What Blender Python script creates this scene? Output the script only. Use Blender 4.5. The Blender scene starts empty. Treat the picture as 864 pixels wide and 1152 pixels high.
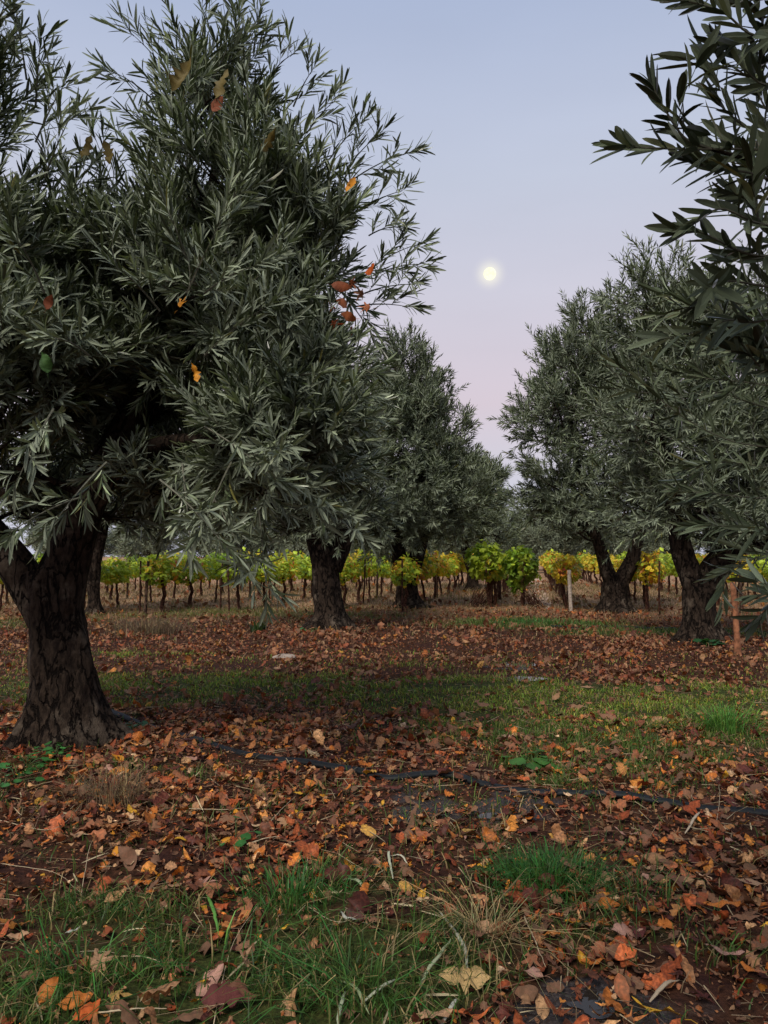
import bpy, math, random
import numpy as np
from mathutils import Vector

random.seed(7)
RNG = np.random.default_rng(7)
D2R = math.radians
scene = bpy.context.scene
COL = scene.collection

# ------------------------------------------------------------------ camera
H, F, W0, H0 = 1.35, 832.0, 864.0, 1152.0
PITCH = math.atan(49.0 / F)
cam_d = bpy.data.cameras.new("camera")
cam = bpy.data.objects.new("camera", cam_d)
COL.objects.link(cam)
cam_d.sensor_fit = 'VERTICAL'
cam_d.sensor_height = 36.0
cam_d.lens = 36.0 * F / H0
cam_d.clip_start = 0.05
cam_d.clip_end = 5000.0
cam.location = (0, 0, H)
cam.rotation_euler = (math.pi / 2 + PITCH, 0, 0)
scene.camera = cam

# ------------------------------------------------------------------ sky
SUN_EL, SUN_AZ = D2R(50), D2R(208)          # behind the camera, opposite the full moon; raised high for brightness and contrast
world = bpy.data.worlds.new("World")
scene.world = world
world.use_nodes = True
nt = world.node_tree
for n in list(nt.nodes):
    nt.nodes.remove(n)
wo = nt.nodes.new('ShaderNodeOutputWorld')
bg = nt.nodes.new('ShaderNodeBackground')
sky = nt.nodes.new('ShaderNodeTexSky')
sky.sky_type = 'NISHITA'
sky.sun_disc = False
sky.sun_elevation = D2R(4)
sky.sun_rotation = SUN_AZ
sky.air_density = 1.2
sky.dust_density = 2.0
sky.ozone_density = 1.5
tc = nt.nodes.new('ShaderNodeTexCoord')
sep = nt.nodes.new('ShaderNodeSeparateXYZ')
nt.links.new(tc.outputs['Generated'], sep.inputs[0])
ramp = nt.nodes.new('ShaderNodeValToRGB')
nt.links.new(sep.outputs['Z'], ramp.inputs[0])
cr = ramp.color_ramp
stops = [(0.0, (.58, .60, .72)), (0.09, (.62, .62, .73)), (0.2, (.67, .58, .66)), (0.33, (.62, .60, .70)),
         (0.46, (.545, .585, .715)), (0.62, (.405, .475, .655)), (1.0, (.34, .41, .58))]
while len(cr.elements) < len(stops):
    cr.elements.new(0.5)
for e, (p, c) in zip(cr.elements, stops):
    e.position = p
    e.color = (*c, 1)
m1 = nt.nodes.new('ShaderNodeMix'); m1.data_type = 'RGBA'; m1.blend_type = 'ADD'
m1.inputs['Factor'].default_value = 0.012
nt.links.new(ramp.outputs[0], m1.inputs['A'])
nt.links.new(sky.outputs[0], m1.inputs['B'])
cn = nt.nodes.new('ShaderNodeTexNoise'); cn.inputs['Scale'].default_value = 2.2; cn.inputs['Detail'].default_value = 5.0
cmap = nt.nodes.new('ShaderNodeMapping'); cmap.inputs['Scale'].default_value = (1, 1, 3.5)
nt.links.new(tc.outputs['Generated'], cmap.inputs[0]); nt.links.new(cmap.outputs[0], cn.inputs['Vector'])
cmr = nt.nodes.new('ShaderNodeMapRange'); cmr.inputs['From Min'].default_value = .3; cmr.inputs['From Max'].default_value = .7
cmr.inputs['To Min'].default_value = .965; cmr.inputs['To Max'].default_value = 1.035
nt.links.new(cn.outputs[0], cmr.inputs['Value'])
veil = nt.nodes.new('ShaderNodeVectorMath'); veil.operation = 'SCALE'
nt.links.new(m1.outputs['Result'], veil.inputs[0]); nt.links.new(cmr.outputs[0], veil.inputs['Scale'])
# the air glows faintly round the moon
_md = np.array([(551 - 432) / F, math.cos(PITCH) - (576 - 308) / F * math.sin(PITCH), math.sin(PITCH) + (576 - 308) / F * math.cos(PITCH)])
_md = _md / np.linalg.norm(_md)
dt = nt.nodes.new('ShaderNodeVectorMath'); dt.operation = 'DOT_PRODUCT'; dt.inputs[1].default_value = tuple(_md)
nrmz = nt.nodes.new('ShaderNodeVectorMath'); nrmz.operation = 'NORMALIZE'
nt.links.new(tc.outputs['Generated'], nrmz.inputs[0]); nt.links.new(nrmz.outputs[0], dt.inputs[0])
au = nt.nodes.new('ShaderNodeMapRange'); au.interpolation_type = 'SMOOTHSTEP'
au.interpolation_type = 'LINEAR'
au.inputs['From Min'].default_value = math.cos(D2R(1.6)); au.inputs['From Max'].default_value = math.cos(D2R(0.1))
nt.links.new(dt.outputs['Value'], au.inputs['Value'])
glow = nt.nodes.new('ShaderNodeMix'); glow.data_type = 'RGBA'; glow.blend_type = 'ADD'
ap = nt.nodes.new('ShaderNodeMath'); ap.operation = 'POWER'; ap.inputs[1].default_value = 4.0
nt.links.new(au.outputs[0], ap.inputs[0]); nt.links.new(ap.outputs[0], glow.inputs['Factor']); nt.links.new(veil.outputs[0], glow.inputs['A'])
glow.inputs['B'].default_value = (.34, .31, .10, 1)
nt.links.new(glow.outputs['Result'], bg.inputs[0])
bg.inputs[1].default_value = 0.92
nt.links.new(bg.outputs[0], wo.inputs[0])

sun_d = bpy.data.lights.new("sun", 'SUN')
sun_d.energy = 3.2
sun_d.angle = D2R(22)
sun_d.color = (1.0, 0.92, 0.80)
sun = bpy.data.objects.new("sun", sun_d)
COL.objects.link(sun)
_sd = Vector((math.sin(SUN_AZ) * math.cos(SUN_EL), math.cos(SUN_AZ) * math.cos(SUN_EL), math.sin(SUN_EL)))
sun.rotation_euler = _sd.to_track_quat('Z', 'Y').to_euler()

vs = scene.view_settings
vs.view_transform = 'Standard'
vs.look = 'None'
vs.exposure = 0.10
vs.gamma = 1.0
scene.render.engine = 'CYCLES'
scene.cycles.max_bounces = 6
scene.cycles.diffuse_bounces = 3
scene.cycles.glossy_bounces = 2
scene.cycles.transmission_bounces = 3
scene.cycles.transparent_max_bounces = 4
scene.cycles.use_denoising = True

# ------------------------------------------------------------------ helpers
def ray(x, y):
    dx, dy = (x - W0 / 2) / F, (H0 / 2 - y) / F
    cp, sp = math.cos(PITCH), math.sin(PITCH)
    return np.array([dx, cp - dy * sp, sp + dy * cp])

def P(x, y, Y):
    d = ray(x, y)
    return np.array([0, 0, H]) + d * (Y / d[1])

def G(x, y):
    d = ray(x, y)
    p = np.array([0, 0, H]) + d * (-H / d[2])
    return p

def nrm(a):
    return a / np.maximum(np.linalg.norm(a, axis=-1, keepdims=True), 1e-9)

def _hash(ix, iy, iz, seed):
    h = (ix * 374761393 + iy * 668265263 + iz * 2147483647 + seed * 1274126177) & 0xFFFFFFFF
    h = ((h ^ (h >> 13)) * 1274126177) & 0xFFFFFFFF
    h = ((h ^ (h >> 16)) * 668265263) & 0xFFFFFFFF
    return ((h ^ (h >> 15)) & 0xFFFF) / 65535.0

def vnoise(p, seed=0):
    p = np.asarray(p, float)
    i = np.floor(p).astype(np.int64)
    f = p - i
    f = f * f * (3 - 2 * f)
    r = 0
    for dx in (0, 1):
        for dy in (0, 1):
            for dz in (0, 1):
                w = (f[:, 0] if dx else 1 - f[:, 0]) * (f[:, 1] if dy else 1 - f[:, 1]) * (f[:, 2] if dz else 1 - f[:, 2])
                r = r + w * _hash(i[:, 0] + dx, i[:, 1] + dy, i[:, 2] + dz, seed)
    return r

def fbm(p, oct=3, seed=0):
    a, s, t = 1.0, 0, 0
    p = np.asarray(p, float)
    for k in range(oct):
        s = s + a * vnoise(p * (2.03 ** k) + 17.3 * k, seed + k)
        t += a
        a *= 0.5
    return s / t

def p3(x, y, z=0.0):
    x = np.asarray(x, float)
    return np.stack([x, np.asarray(y, float) + 0 * x, 0 * x + z], -1)

class Acc:
    """collects vertices and faces of ONE mesh"""
    def __init__(s):
        s.v, s.c, s.q, s.t, s.qm, s.tm, s.n = [], [], [], [], [], [], 0
    def add(s, v, quads=None, tris=None, col=None, m=0):
        v = np.asarray(v, float).reshape(-1, 3)
        s.v.append(v)
        if col is None:
            col = np.full((len(v), 3), 0.5)
        col = np.broadcast_to(np.asarray(col, float), (len(v), 3))
        s.c.append(col)
        if quads is not None and len(quads):
            q = np.asarray(quads).reshape(-1, 4) + s.n
            s.q.append(q); s.qm.append(np.full(len(q), m))
        if tris is not None and len(tris):
            t = np.asarray(tris).reshape(-1, 3) + s.n
            s.t.append(t); s.tm.append(np.full(len(t), m))
        s.n += len(v)
    def build(s, name, mats, parent=None, smooth=True, loc=None):
        v = np.concatenate(s.v); c = np.concatenate(s.c)
        if loc is not None:
            v = v - np.asarray(loc, float)
        q = np.concatenate(s.q) if s.q else np.zeros((0, 4), int)
        t = np.concatenate(s.t) if s.t else np.zeros((0, 3), int)
        me = bpy.data.meshes.new(name)
        me.vertices.add(len(v))
        me.vertices.foreach_set('co', v.astype(np.float32).ravel())
        li = np.concatenate([q.ravel(), t.ravel()]).astype(np.int32)
        me.loops.add(len(li))
        me.loops.foreach_set('vertex_index', li)
        ls = np.concatenate([np.arange(len(q)) * 4, len(q) * 4 + np.arange(len(t)) * 3]).astype(np.int32)
        me.polygons.add(len(ls))
        me.polygons.foreach_set('loop_start', ls)
        mi = np.concatenate([*(s.qm or [np.zeros(0)]), *(s.tm or [np.zeros(0)])]).astype(np.int32)
        me.polygons.foreach_set('material_index', mi)
        me.polygons.foreach_set('use_smooth', np.full(len(ls), smooth))
        at = me.color_attributes.new('col', 'FLOAT_COLOR', 'POINT')
        at.data.foreach_set('color', np.concatenate([c, np.ones((len(c), 1))], 1).astype(np.float32).ravel())
        me.update(calc_edges=True)
        for m in (mats if isinstance(mats, (list, tuple)) else [mats]):
            me.materials.append(m)
        o = bpy.data.objects.new(name, me)
        COL.objects.link(o)
        if parent is not None:
            o.parent = parent
        elif loc is not None:
            o.location = loc
        return o

def tag(o, label=None, cat=None, group=None, kind=None):
    if label: o['label'] = label
    if cat: o['category'] = cat
    if group: o['group'] = group
    if kind: o['kind'] = kind
    return o

def empty(name, loc, label, cat, group=None):
    o = bpy.data.objects.new(name, None)
    o.empty_display_size = 0.1
    COL.objects.link(o)
    o.location = loc
    return tag(o, label, cat, group)

def copy_tree(o):
    c = o.copy(); COL.objects.link(c)
    for ch in list(o.children):
        d = ch.copy(); COL.objects.link(d); d.parent = c
    return c

def frame_of(d):
    d = nrm(d)
    a = np.where(np.abs(d[..., 2:3]) < 0.9, np.array([0, 0, 1.0]), np.array([1.0, 0, 0]))
    s = nrm(np.cross(d, a))
    return s, np.cross(s, d)

def tube(acc, pts, rad, n=12, col=None, m=0, disp=None, cap=True, flat=None):
    """smooth tube along points; disp(point, angle, t) scales radius"""
    pts = np.asarray(pts, float); k = len(pts)
    rad = np.broadcast_to(np.asarray(rad, float), (k,))
    tan = nrm(np.gradient(pts, axis=0))
    s = np.zeros((k, 3)); u = np.zeros((k, 3))
    s0, _ = frame_of(tan[0:1]); s0 = s0[0]
    for i in range(k):
        s0 = s0 - tan[i] * np.dot(s0, tan[i]); s0 /= max(np.linalg.norm(s0), 1e-9)
        s[i] = s0; u[i] = np.cross(tan[i], s0)
    ang = np.linspace(0, 2 * math.pi, n, endpoint=False)
    ca, sa = np.cos(ang), np.sin(ang)
    if flat is not None:
        sa = sa * flat
    off = s[:, None, :] * ca[None, :, None] + u[:, None, :] * sa[None, :, None]
    v = pts[:, None, :] + off * rad[:, None, None]
    if disp is not None:
        v = pts[:, None, :] + off * (rad[:, None] * disp(v.reshape(-1, 3), off.reshape(-1, 3), np.repeat(np.linspace(0, 1, k), n)).reshape(k, n))[:, :, None]
    v = v.reshape(-1, 3)
    i = np.arange(k - 1)[:, None] * n
    j = np.arange(n)[None, :]
    j2 = (j + 1) % n
    q = np.stack([i + j, i + j2, i + n + j2, i + n + j], -1).reshape(-1, 4)
    tris = None
    if cap:
        v = np.concatenate([v, pts[-1:], pts[:1]])
        e = k * n
        a = np.arange(n)
        tris = np.concatenate([np.stack([(k - 1) * n + a, (k - 1) * n + (a + 1) % n, np.full(n, e)], -1),
                               np.stack([(a + 1) % n, a, np.full(n, e + 1)], -1)])
    cc = col
    if col is not None and np.ndim(col) == 2:
        cc = np.repeat(col, n, axis=0)
        if cap:
            cc = np.concatenate([cc, col[-1:], col[:1]])
    acc.add(v, q, tris, cc, m)

def segs(acc, A, B, ra, rb, n=4, col=None, m=0):
    """many little frustums at once"""
    A = np.asarray(A, float); B = np.asarray(B, float); N = len(A)
    if N == 0: return
    s, u = frame_of(B - A)
    ang = np.linspace(0, 2 * math.pi, n, endpoint=False)
    off = s[:, None] * np.cos(ang)[None, :, None] + u[:, None] * np.sin(ang)[None, :, None]
    va = A[:, None] + off * np.broadcast_to(ra, (N,))[:, None, None]
    vb = B[:, None] + off * np.broadcast_to(rb, (N,))[:, None, None]
    v = np.concatenate([va, vb], 1).reshape(-1, 3)
    j = np.arange(n); j2 = (j + 1) % n
    q = np.stack([j, j2, n + j2, n + j], -1)
    q = (np.arange(N)[:, None, None] * 2 * n + q[None]).reshape(-1, 4)
    acc.add(v, q, None, col, m)

def bezier(p0, p1, p2, n=8):
    t = np.linspace(0, 1, n)[:, None]
    return (1 - t) ** 2 * p0 + 2 * (1 - t) * t * p1 + t * t * p2

def smooth_path(pts, n=40):
    """Catmull-Rom"""
    pts = np.asarray(pts, float)
    q = np.concatenate([2 * pts[:1] - pts[1:2], pts, 2 * pts[-1:] - pts[-2:-1]])
    out = []
    m = len(pts) - 1
    for t in np.linspace(0, m - 1e-6, n):
        i = int(t); f = t - i
        a, b, c, d = q[i], q[i + 1], q[i + 2], q[i + 3]
        out.append(0.5 * (2 * b + (c - a) * f + (2 * a - 5 * b + 4 * c - d) * f * f + (3 * b - a - 3 * c + d) * f ** 3))
    return np.array(out)

# ------------------------------------------------------------------ materials
def mat(name):
    m = bpy.data.materials.new(name); m.use_nodes = True
    t = m.node_tree
    for n in list(t.nodes): t.nodes.remove(n)
    out = t.nodes.new('ShaderNodeOutputMaterial')
    return m, t, out

def N(t, kind, **kw):
    n = t.nodes.new(kind)
    for k, v in kw.items():
        if hasattr(n, k): setattr(n, k, v)
        else: n.inputs[k.replace('_', ' ')].default_value = v
    return n

def mixc(t, a, b, f, mode='MIX'):
    n = t.nodes.new('ShaderNodeMix'); n.data_type = 'RGBA'; n.blend_type = mode
    for s, x in (('A', a), ('B', b), ('Factor', f)):
        if isinstance(x, (int, float)): n.inputs[s].default_value = x
        elif isinstance(x, tuple): n.inputs[s].default_value = (*x, 1)
        else: t.links.new(x, n.inputs[s])
    return n.outputs['Result']

def rampf(t, src, a, b, lo=0.0, hi=1.0):
    n = t.nodes.new('ShaderNodeMapRange'); n.interpolation_type = 'SMOOTHSTEP'
    n.inputs['From Min'].default_value = a; n.inputs['From Max'].default_value = b
    n.inputs['To Min'].default_value = lo; n.inputs['To Max'].default_value = hi
    t.links.new(src, n.inputs['Value'])
    return n.outputs[0]

def leaf_mat(name, back, backmix, rough, transl, tcol=(1.25, 1.3, 0.7), spec=0.5, bump=0.0, mottle=0.0, back_rough=0.7):
    """a leaf has a top side and an underside of its own; colour from the mesh"""
    m, t, out = mat(name)
    vc = t.nodes.new('ShaderNodeVertexColor'); vc.layer_name = 'col'
    geo = t.nodes.new('ShaderNodeNewGeometry')
    colr = vc.outputs[0]
    if mottle:
        no = N(t, 'ShaderNodeTexNoise', Scale=90.0, Detail=4.0)
        tcn = t.nodes.new('ShaderNodeTexCoord'); t.links.new(tcn.outputs['Object'], no.inputs['Vector'])
        f = rampf(t, no.outputs[0], 0.35, 0.7, 1.0 - mottle, 1.0 + mottle * 0.5)
        vm = t.nodes.new('ShaderNodeVectorMath'); vm.operation = 'SCALE'
        t.links.new(colr, vm.inputs[0]); t.links.new(f, vm.inputs['Scale'])
        colr = vm.outputs[0]
    under = mixc(t, colr, back, backmix)
    c = mixc(t, colr, under, geo.outputs['Backfacing'])
    b = t.nodes.new('ShaderNodeBsdfPrincipled')
    t.links.new(c, b.inputs['Base Color'])
    r = t.nodes.new('ShaderNodeMix'); r.data_type = 'FLOAT'
    t.links.new(geo.outputs['Backfacing'], r.inputs['Factor'])
    r.inputs['A'].default_value = rough; r.inputs['B'].default_value = back_rough
    t.links.new(r.outputs[0], b.inputs['Roughness'])
    b.inputs['Specular IOR Level'].default_value = spec
    if bump:
        no2 = N(t, 'ShaderNodeTexNoise', Scale=140.0, Detail=3.0)
        tc2 = t.nodes.new('ShaderNodeTexCoord'); t.links.new(tc2.outputs['Object'], no2.inputs['Vector'])
        bp = N(t, 'ShaderNodeBump', Strength=bump, Distance=0.002)
        t.links.new(no2.outputs[0], bp.inputs['Height']); t.links.new(bp.outputs[0], b.inputs['Normal'])
    if transl:
        tr = t.nodes.new('ShaderNodeBsdfTranslucent')
        t.links.new(mixc(t, c, tcol, 1.0, 'MULTIPLY'), tr.inputs[0])
        ms = t.nodes.new('ShaderNodeMixShader'); ms.inputs[0].default_value = transl
        t.links.new(b.outputs[0], ms.inputs[1]); t.links.new(tr.outputs[0], ms.inputs[2])
        t.links.new(ms.outputs[0], out.inputs[0])
    else:
        t.links.new(b.outputs[0], out.inputs[0])
    return m

M_OLIVE = leaf_mat('olive_leaf', (.24, .28, .20), 0.7, 0.33, 0.10, spec=0.6)
M_OLIVE_SHADED = leaf_mat('shaded_olive_leaf', (.09, .12, .06), 0.6, 0.3, 0.06, spec=0.5)  # shaded copy of the olive leaf: silhouette darkness put into the colour
M_VINE = leaf_mat('vine_leaf', (.35, .4, .12), 0.2, 0.5, 0.35, (1.3, 1.3, .6), spec=0.35)
M_DEAD = leaf_mat('fallen_leaf', (.30, .19, .11), 0.35, 0.55, 0.12, (1.3, .9, .5), spec=0.22, bump=0.5, mottle=0.45)
M_GRASS = leaf_mat('grass_blade', (.1, .2, .04), 0.3, 0.5, 0.25, (1.2, 1.3, .5), spec=0.25)
M_STRAW = leaf_mat('dry_straw', (.4, .33, .2), 0.3, 0.65, 0.1, (1, 1, .8), spec=0.3)

def bark_mat(name, dark, mid, pale, scale=1.0, lich=0.5):
    m, t, out = mat(name)
    tcn = t.nodes.new('ShaderNodeTexCoord')
    mp = t.nodes.new('ShaderNodeMapping'); mp.inputs['Scale'].default_value = (scale, scale, scale * 0.38)
    t.links.new(tcn.outputs['Object'], mp.inputs[0])
    n0 = N(t, 'ShaderNodeTexNoise', Scale=7.0, Detail=4.0); t.links.new(mp.outputs[0], n0.inputs['Vector'])
    warp = mixc(t, mp.outputs[0], n0.outputs['Color'], 0.12)
    vo = N(t, 'ShaderNodeTexNoise', Scale=11.0, Detail=5.0, Roughness=0.55); t.links.new(warp, vo.inputs['Vector'])
    rid = t.nodes.new('ShaderNodeMath'); rid.operation = 'SUBTRACT'; t.links.new(vo.outputs[0], rid.inputs[0]); rid.inputs[1].default_value = .5
    rab = t.nodes.new('ShaderNodeMath'); rab.operation = 'ABSOLUTE'; t.links.new(rid.outputs[0], rab.inputs[0])
    n1 = N(t, 'ShaderNodeTexNoise', Scale=34.0, Detail=6.0, Roughness=0.65); t.links.new(mp.outputs[0], n1.inputs['Vector'])
    n2 = N(t, 'ShaderNodeTexNoise', Scale=3.2, Detail=5.0, Roughness=0.6); t.links.new(tcn.outputs['Object'], n2.inputs['Vector'])
    crack = rampf(t, rab.outputs[0], 0.0, 0.05)
    c = mixc(t, dark, mid, rampf(t, n1.outputs[0], 0.3, 0.7))
    c = mixc(t, c, pale, rampf(t, n2.outputs[0], 0.52, 0.68, 0, lich))
    c = mixc(t, tuple(x * 0.35 for x in dark), c, crack)
    b = t.nodes.new('ShaderNodeBsdfPrincipled'); b.inputs['Roughness'].default_value = 0.9
    b.inputs['Specular IOR Level'].default_value = 0.08
    t.links.new(c, b.inputs['Base Color'])
    hm = t.nodes.new('ShaderNodeMath'); hm.operation = 'MULTIPLY_ADD'
    t.links.new(crack, hm.inputs[0]); hm.inputs[1].default_value = 0.6; t.links.new(n1.outputs[0], hm.inputs[2])
    bp = N(t, 'ShaderNodeBump', Strength=1.0, Distance=0.03)
    t.links.new(hm.outputs[0], bp.inputs['Height']); t.links.new(bp.outputs[0], b.inputs['Normal'])
    t.links.new(b.outputs[0], out.inputs[0])
    return m

M_BARK = bark_mat('olive_bark', (.014, .010, .008), (.050, .035, .025), (.15, .12, .09), 1.0, 0.7)
M_VBARK = bark_mat('vine_bark', (.05, .022, .016), (.16, .075, .05), (.22, .14, .10), 3.0, 0.4)
M_POST = bark_mat('post_wood', (.05, .03, .022), (.16, .10, .07), (.25, .19, .15), 2.0, 0.5)

def plain(name, c, rough=0.7, spec=0.4, bump=0.0, scale=60.0, var=0.3):
    m, t, out = mat(name)
    b = t.nodes.new('ShaderNodeBsdfPrincipled')
    tcn = t.nodes.new('ShaderNodeTexCoord')
    no = N(t, 'ShaderNodeTexNoise', Scale=scale, Detail=5.0); t.links.new(tcn.outputs['Object'], no.inputs['Vector'])
    t.links.new(mixc(t, tuple(x * (1 - var) for x in c), tuple(min(1, x * (1 + var)) for x in c), rampf(t, no.outputs[0], .3, .7)), b.inputs['Base Color'])
    b.inputs['Roughness'].default_value = rough; b.inputs['Specular IOR Level'].default_value = spec
    if bump:
        bp = N(t, 'ShaderNodeBump', Strength=bump, Distance=0.01)
        t.links.new(no.outputs[0], bp.inputs['Height']); t.links.new(bp.outputs[0], b.inputs['Normal'])
    t.links.new(b.outputs[0], out.inputs[0])
    return m

M_TWIG = plain('olive_twig', (.10, .10, .07), 0.7)
M_HOSE = plain('black_hose', (.006, .008, .010), 0.6, 0.25, 0.3, 30)
M_STONE = plain('pale_stone', (.26, .21, .17), 0.8, 0.3, 0.6, 18)
M_GRAPE = plain('withered_grapes', (.03, .012, .015), 0.5)

# ------------------------------------------------------------------ ground
def blob(x, y, cx, cy, rx, ry):
    return np.exp(-(((x - cx) / rx) ** 2 + ((y - cy) / ry) ** 2))

def ground_z(x, y):
    p = p3(x, y)
    z = (fbm(p * 0.35, 2, 3) - 0.5) * 0.10 + (fbm(p * 2.2, 3, 5) - 0.5) * 0.045
    return z * np.clip((np.hypot(x, y) - 0.5) / 2, 0, 1) * np.clip(1.6 - np.hypot(x, y) / 60, 0.2, 1)

def gpx(x, y, rx, ry):
    """a patch on the ground given by where it shows, radii in metres"""
    g = G(x, y); return (g[0], g[1], rx, ry)

GRASS_P = [(gpx(150, 1120, 1.1, .38), .85), (gpx(360, 1075, .45, .3), .95), (gpx(330, 985, .38, .22), .9), (gpx(120, 1010, .5, .25), .8),
           (gpx(610, 965, .26, .22), 1.25), (gpx(480, 1060, .3, .35), .9), (gpx(690, 1020, .25, .3), .45), (gpx(770, 1060, .3, .3), .4),
           (gpx(215, 870, .45, .25), .7), (gpx(30, 870, .5, .3), .6), (gpx(30, 775, .8, .8), .95),
           (gpx(200, 775, 1.2, .75), .9), (gpx(420, 776, 1.7, .7), 1.1), (gpx(650, 785, 1.6, .9), 1.1), (gpx(820, 790, 1.5, 1.0), 1.0),
           (gpx(560, 820, .8, .55), .9), (gpx(700, 840, .9, .55), .85), (gpx(620, 860, .5, .3), .7), (gpx(790, 850, .6, .3), .6),
           (gpx(1000, 800, 2, 1.3), .9), (gpx(-150, 790, 2, 1), .9),
           (gpx(600, 703, 1.7, .7), 1.9), (gpx(760, 712, 2.4, .7), 1.1), (gpx(250, 690, 2.5, 1.4), .8), (gpx(400, 694, 1.6, 1.0), .7),
           (gpx(120, 735, 1.2, .5), .7), (gpx(560, 775, .6, .3), .6), (gpx(470, 745, .5, .4), .3), (gpx(-60, 700, 3, 1.5), .7)]
WET_P = [(gpx(520, 905, .62, .22), 1.1), (gpx(600, 893, .22, .12), 1.0), (gpx(680, 1115, .3, .2), 1.2), (gpx(790, 1010, .15, .12), .6),
         (gpx(580, 750, .35, .5), 1.1), (gpx(300, 745, .6, .3), .3), (gpx(460, 880, .5, .2), .8), (gpx(590, 1150, .2, .12), .8)]

def grass_mask(x, y):
    g = 0
    for (cx, cy, rx, ry), a in GRASS_P:
        g = g + a * blob(x, y, cx, cy, rx, ry)
    n = fbm(p3(x, y) * 3.1, 3, 11)
    n2 = fbm(p3(x, y) * 0.9, 2, 21)
    far = np.clip((y - 9) / 6, 0, 1) * 0.25
    return np.clip((np.minimum(g, 1.2) + far * n2) * 1.15 + (n - 0.5) * 1.3 - 0.28, 0, 1)

def wet_mask(x, y):
    g = 0
    for (cx, cy, rx, ry), a in WET_P:
        g = g + a * blob(x, y, cx, cy, rx, ry)
    return np.clip(g * 1.3 + (fbm(p3(x, y) * 9, 3, 31) - 0.5) * 2.2 - 0.55, 0, 1)

def axis(segments):
    out = []
    for a, b, s in segments:
        out.append(np.arange(a, b, s))
    return np.concatenate(out + [np.array([segments[-1][1]])])

gx = axis([(-420, -60, 40), (-60, -16, 4), (-16, -6, .5), (-6, 7, .045), (7, 17, .5), (17, 60, 4), (60, 420, 40)])
gy = axis([(-400, -30, 40), (-30, -4, 3), (-4, 1, .4), (1, 9, .04), (9, 24, .14), (24, 60, .9), (60, 120, 6), (120, 900, 60)])
XX, YY = np.meshgrid(gx, gy)
xf, yf = XX.ravel(), YY.ravel()
zf = ground_z(xf, yf)
a = Acc()
nx = len(gx)
i = np.arange(len(gy) - 1)[:, None] * nx; j = np.arange(nx - 1)[None, :]
q = np.stack([i + j, i + j + 1, i + nx + j + 1, i + nx + j], -1).reshape(-1, 4)
near = (np.abs(xf) < 40) & (yf < 80) & (yf > -20)
gm = np.where(near, grass_mask(xf, yf), 0.1)
wm = np.where(near, wet_mask(xf, yf), 0)
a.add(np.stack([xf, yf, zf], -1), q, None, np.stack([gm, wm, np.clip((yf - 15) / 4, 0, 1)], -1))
m, t, out = mat('orchard_soil')
vc = t.nodes.new('ShaderNodeVertexColor'); vc.layer_name = 'col'
sp = t.nodes.new('ShaderNodeSeparateColor'); t.links.new(vc.outputs[0], sp.inputs[0])
tcn = t.nodes.new('ShaderNodeTexCoord')
def ns(sc, d=5.0, r=0.6):
    n = N(t, 'ShaderNodeTexNoise', Scale=sc, Detail=d, Roughness=r); t.links.new(tcn.outputs['Object'], n.inputs['Vector']); return n.outputs[0]
nA, nB, nC, nD = ns(2.5), ns(19), ns(75, 4), ns(0.6)
soil = mixc(t, (.016, .008, .005), (.07, .03, .016), rampf(t, nB, .32, .68))
soil = mixc(t, soil, (.13, .065, .04), rampf(t, nC, .58, .75, 0, .7))
soil = mixc(t, soil, (.03, .012, .012), rampf(t, nA, .45, .65, 0, .6))
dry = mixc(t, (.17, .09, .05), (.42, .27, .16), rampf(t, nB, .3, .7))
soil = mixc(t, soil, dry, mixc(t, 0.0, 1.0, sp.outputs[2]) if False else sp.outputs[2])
moss = mixc(t, (.018, .028, .008), (.05, .075, .018), rampf(t, nC, .3, .7))
soil = mixc(t, soil, moss, rampf(t, sp.outputs[0], .1, .8, 0, .75))
wet = mixc(t, (.014, .011, .010), (.06, .05, .047), rampf(t, nC, .4, .7))
soil = mixc(t, soil, wet, rampf(t, sp.outputs[1], .1, .6, 0, .9))
b = t.nodes.new('ShaderNodeBsdfPrincipled'); t.links.new(soil, b.inputs['Base Color'])
t.links.new(rampf(t, sp.outputs[1], .15, .7, .88, .38), b.inputs['Roughness'])
t.links.new(rampf(t, sp.outputs[1], .15, .7, .08, .5), b.inputs['Specular IOR Level'])
hm = t.nodes.new('ShaderNodeMath'); hm.operation = 'MULTIPLY_ADD'; t.links.new(nC, hm.inputs[0]); hm.inputs[1].default_value = .35; t.links.new(nB, hm.inputs[2])
bp = N(t, 'ShaderNodeBump', Strength=0.8, Distance=0.03); t.links.new(hm.outputs[0], bp.inputs['Height'])
t.links.new(bp.outputs[0], b.inputs['Normal']); t.links.new(b.outputs[0], out.inputs[0])
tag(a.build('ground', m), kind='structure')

def _path():
    a = Acc()
    u = np.array([166 / F, 1.0]); u /= np.linalg.norm(u); v = np.array([u[1], -u[0]])
    o0 = np.array([(606 - 432) / F * 18.5, 18.5])
    Lp = np.linspace(.2, 38, 150); Wp = np.linspace(-1, 1, 7)
    LL, WW = np.meshgrid(Lp, Wp, indexing='ij')
    w = .36 + .1 * fbm(p3(LL.ravel() * .8, WW.ravel() * 0), 2, 4)
    xy = o0 + LL.ravel()[:, None] * u + (WW.ravel() * w)[:, None] * v
    z = ground_z(xy[:, 0], xy[:, 1]) + .012 - .02 * (np.abs(WW.ravel()) > .9)
    i = np.arange(149)[:, None] * 7; j = np.arange(6)[None]
    a.add(np.c_[xy, z], np.stack([i + j, i + j + 1, i + 8 + j, i + 7 + j], -1).reshape(-1, 4))
    tag(a.build('path', plain('bare_path_earth', (.40, .28, .21), .9, .1, .8, 8, .35)), kind='structure')
_path()

def GZ(x, y):
    return float(ground_z(np.array([x]), np.array([y]))[0])
def GP(px, py, dz=0.0):
    g = G(px, py); return np.array([g[0], g[1], GZ(g[0], g[1]) + dz])

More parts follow.
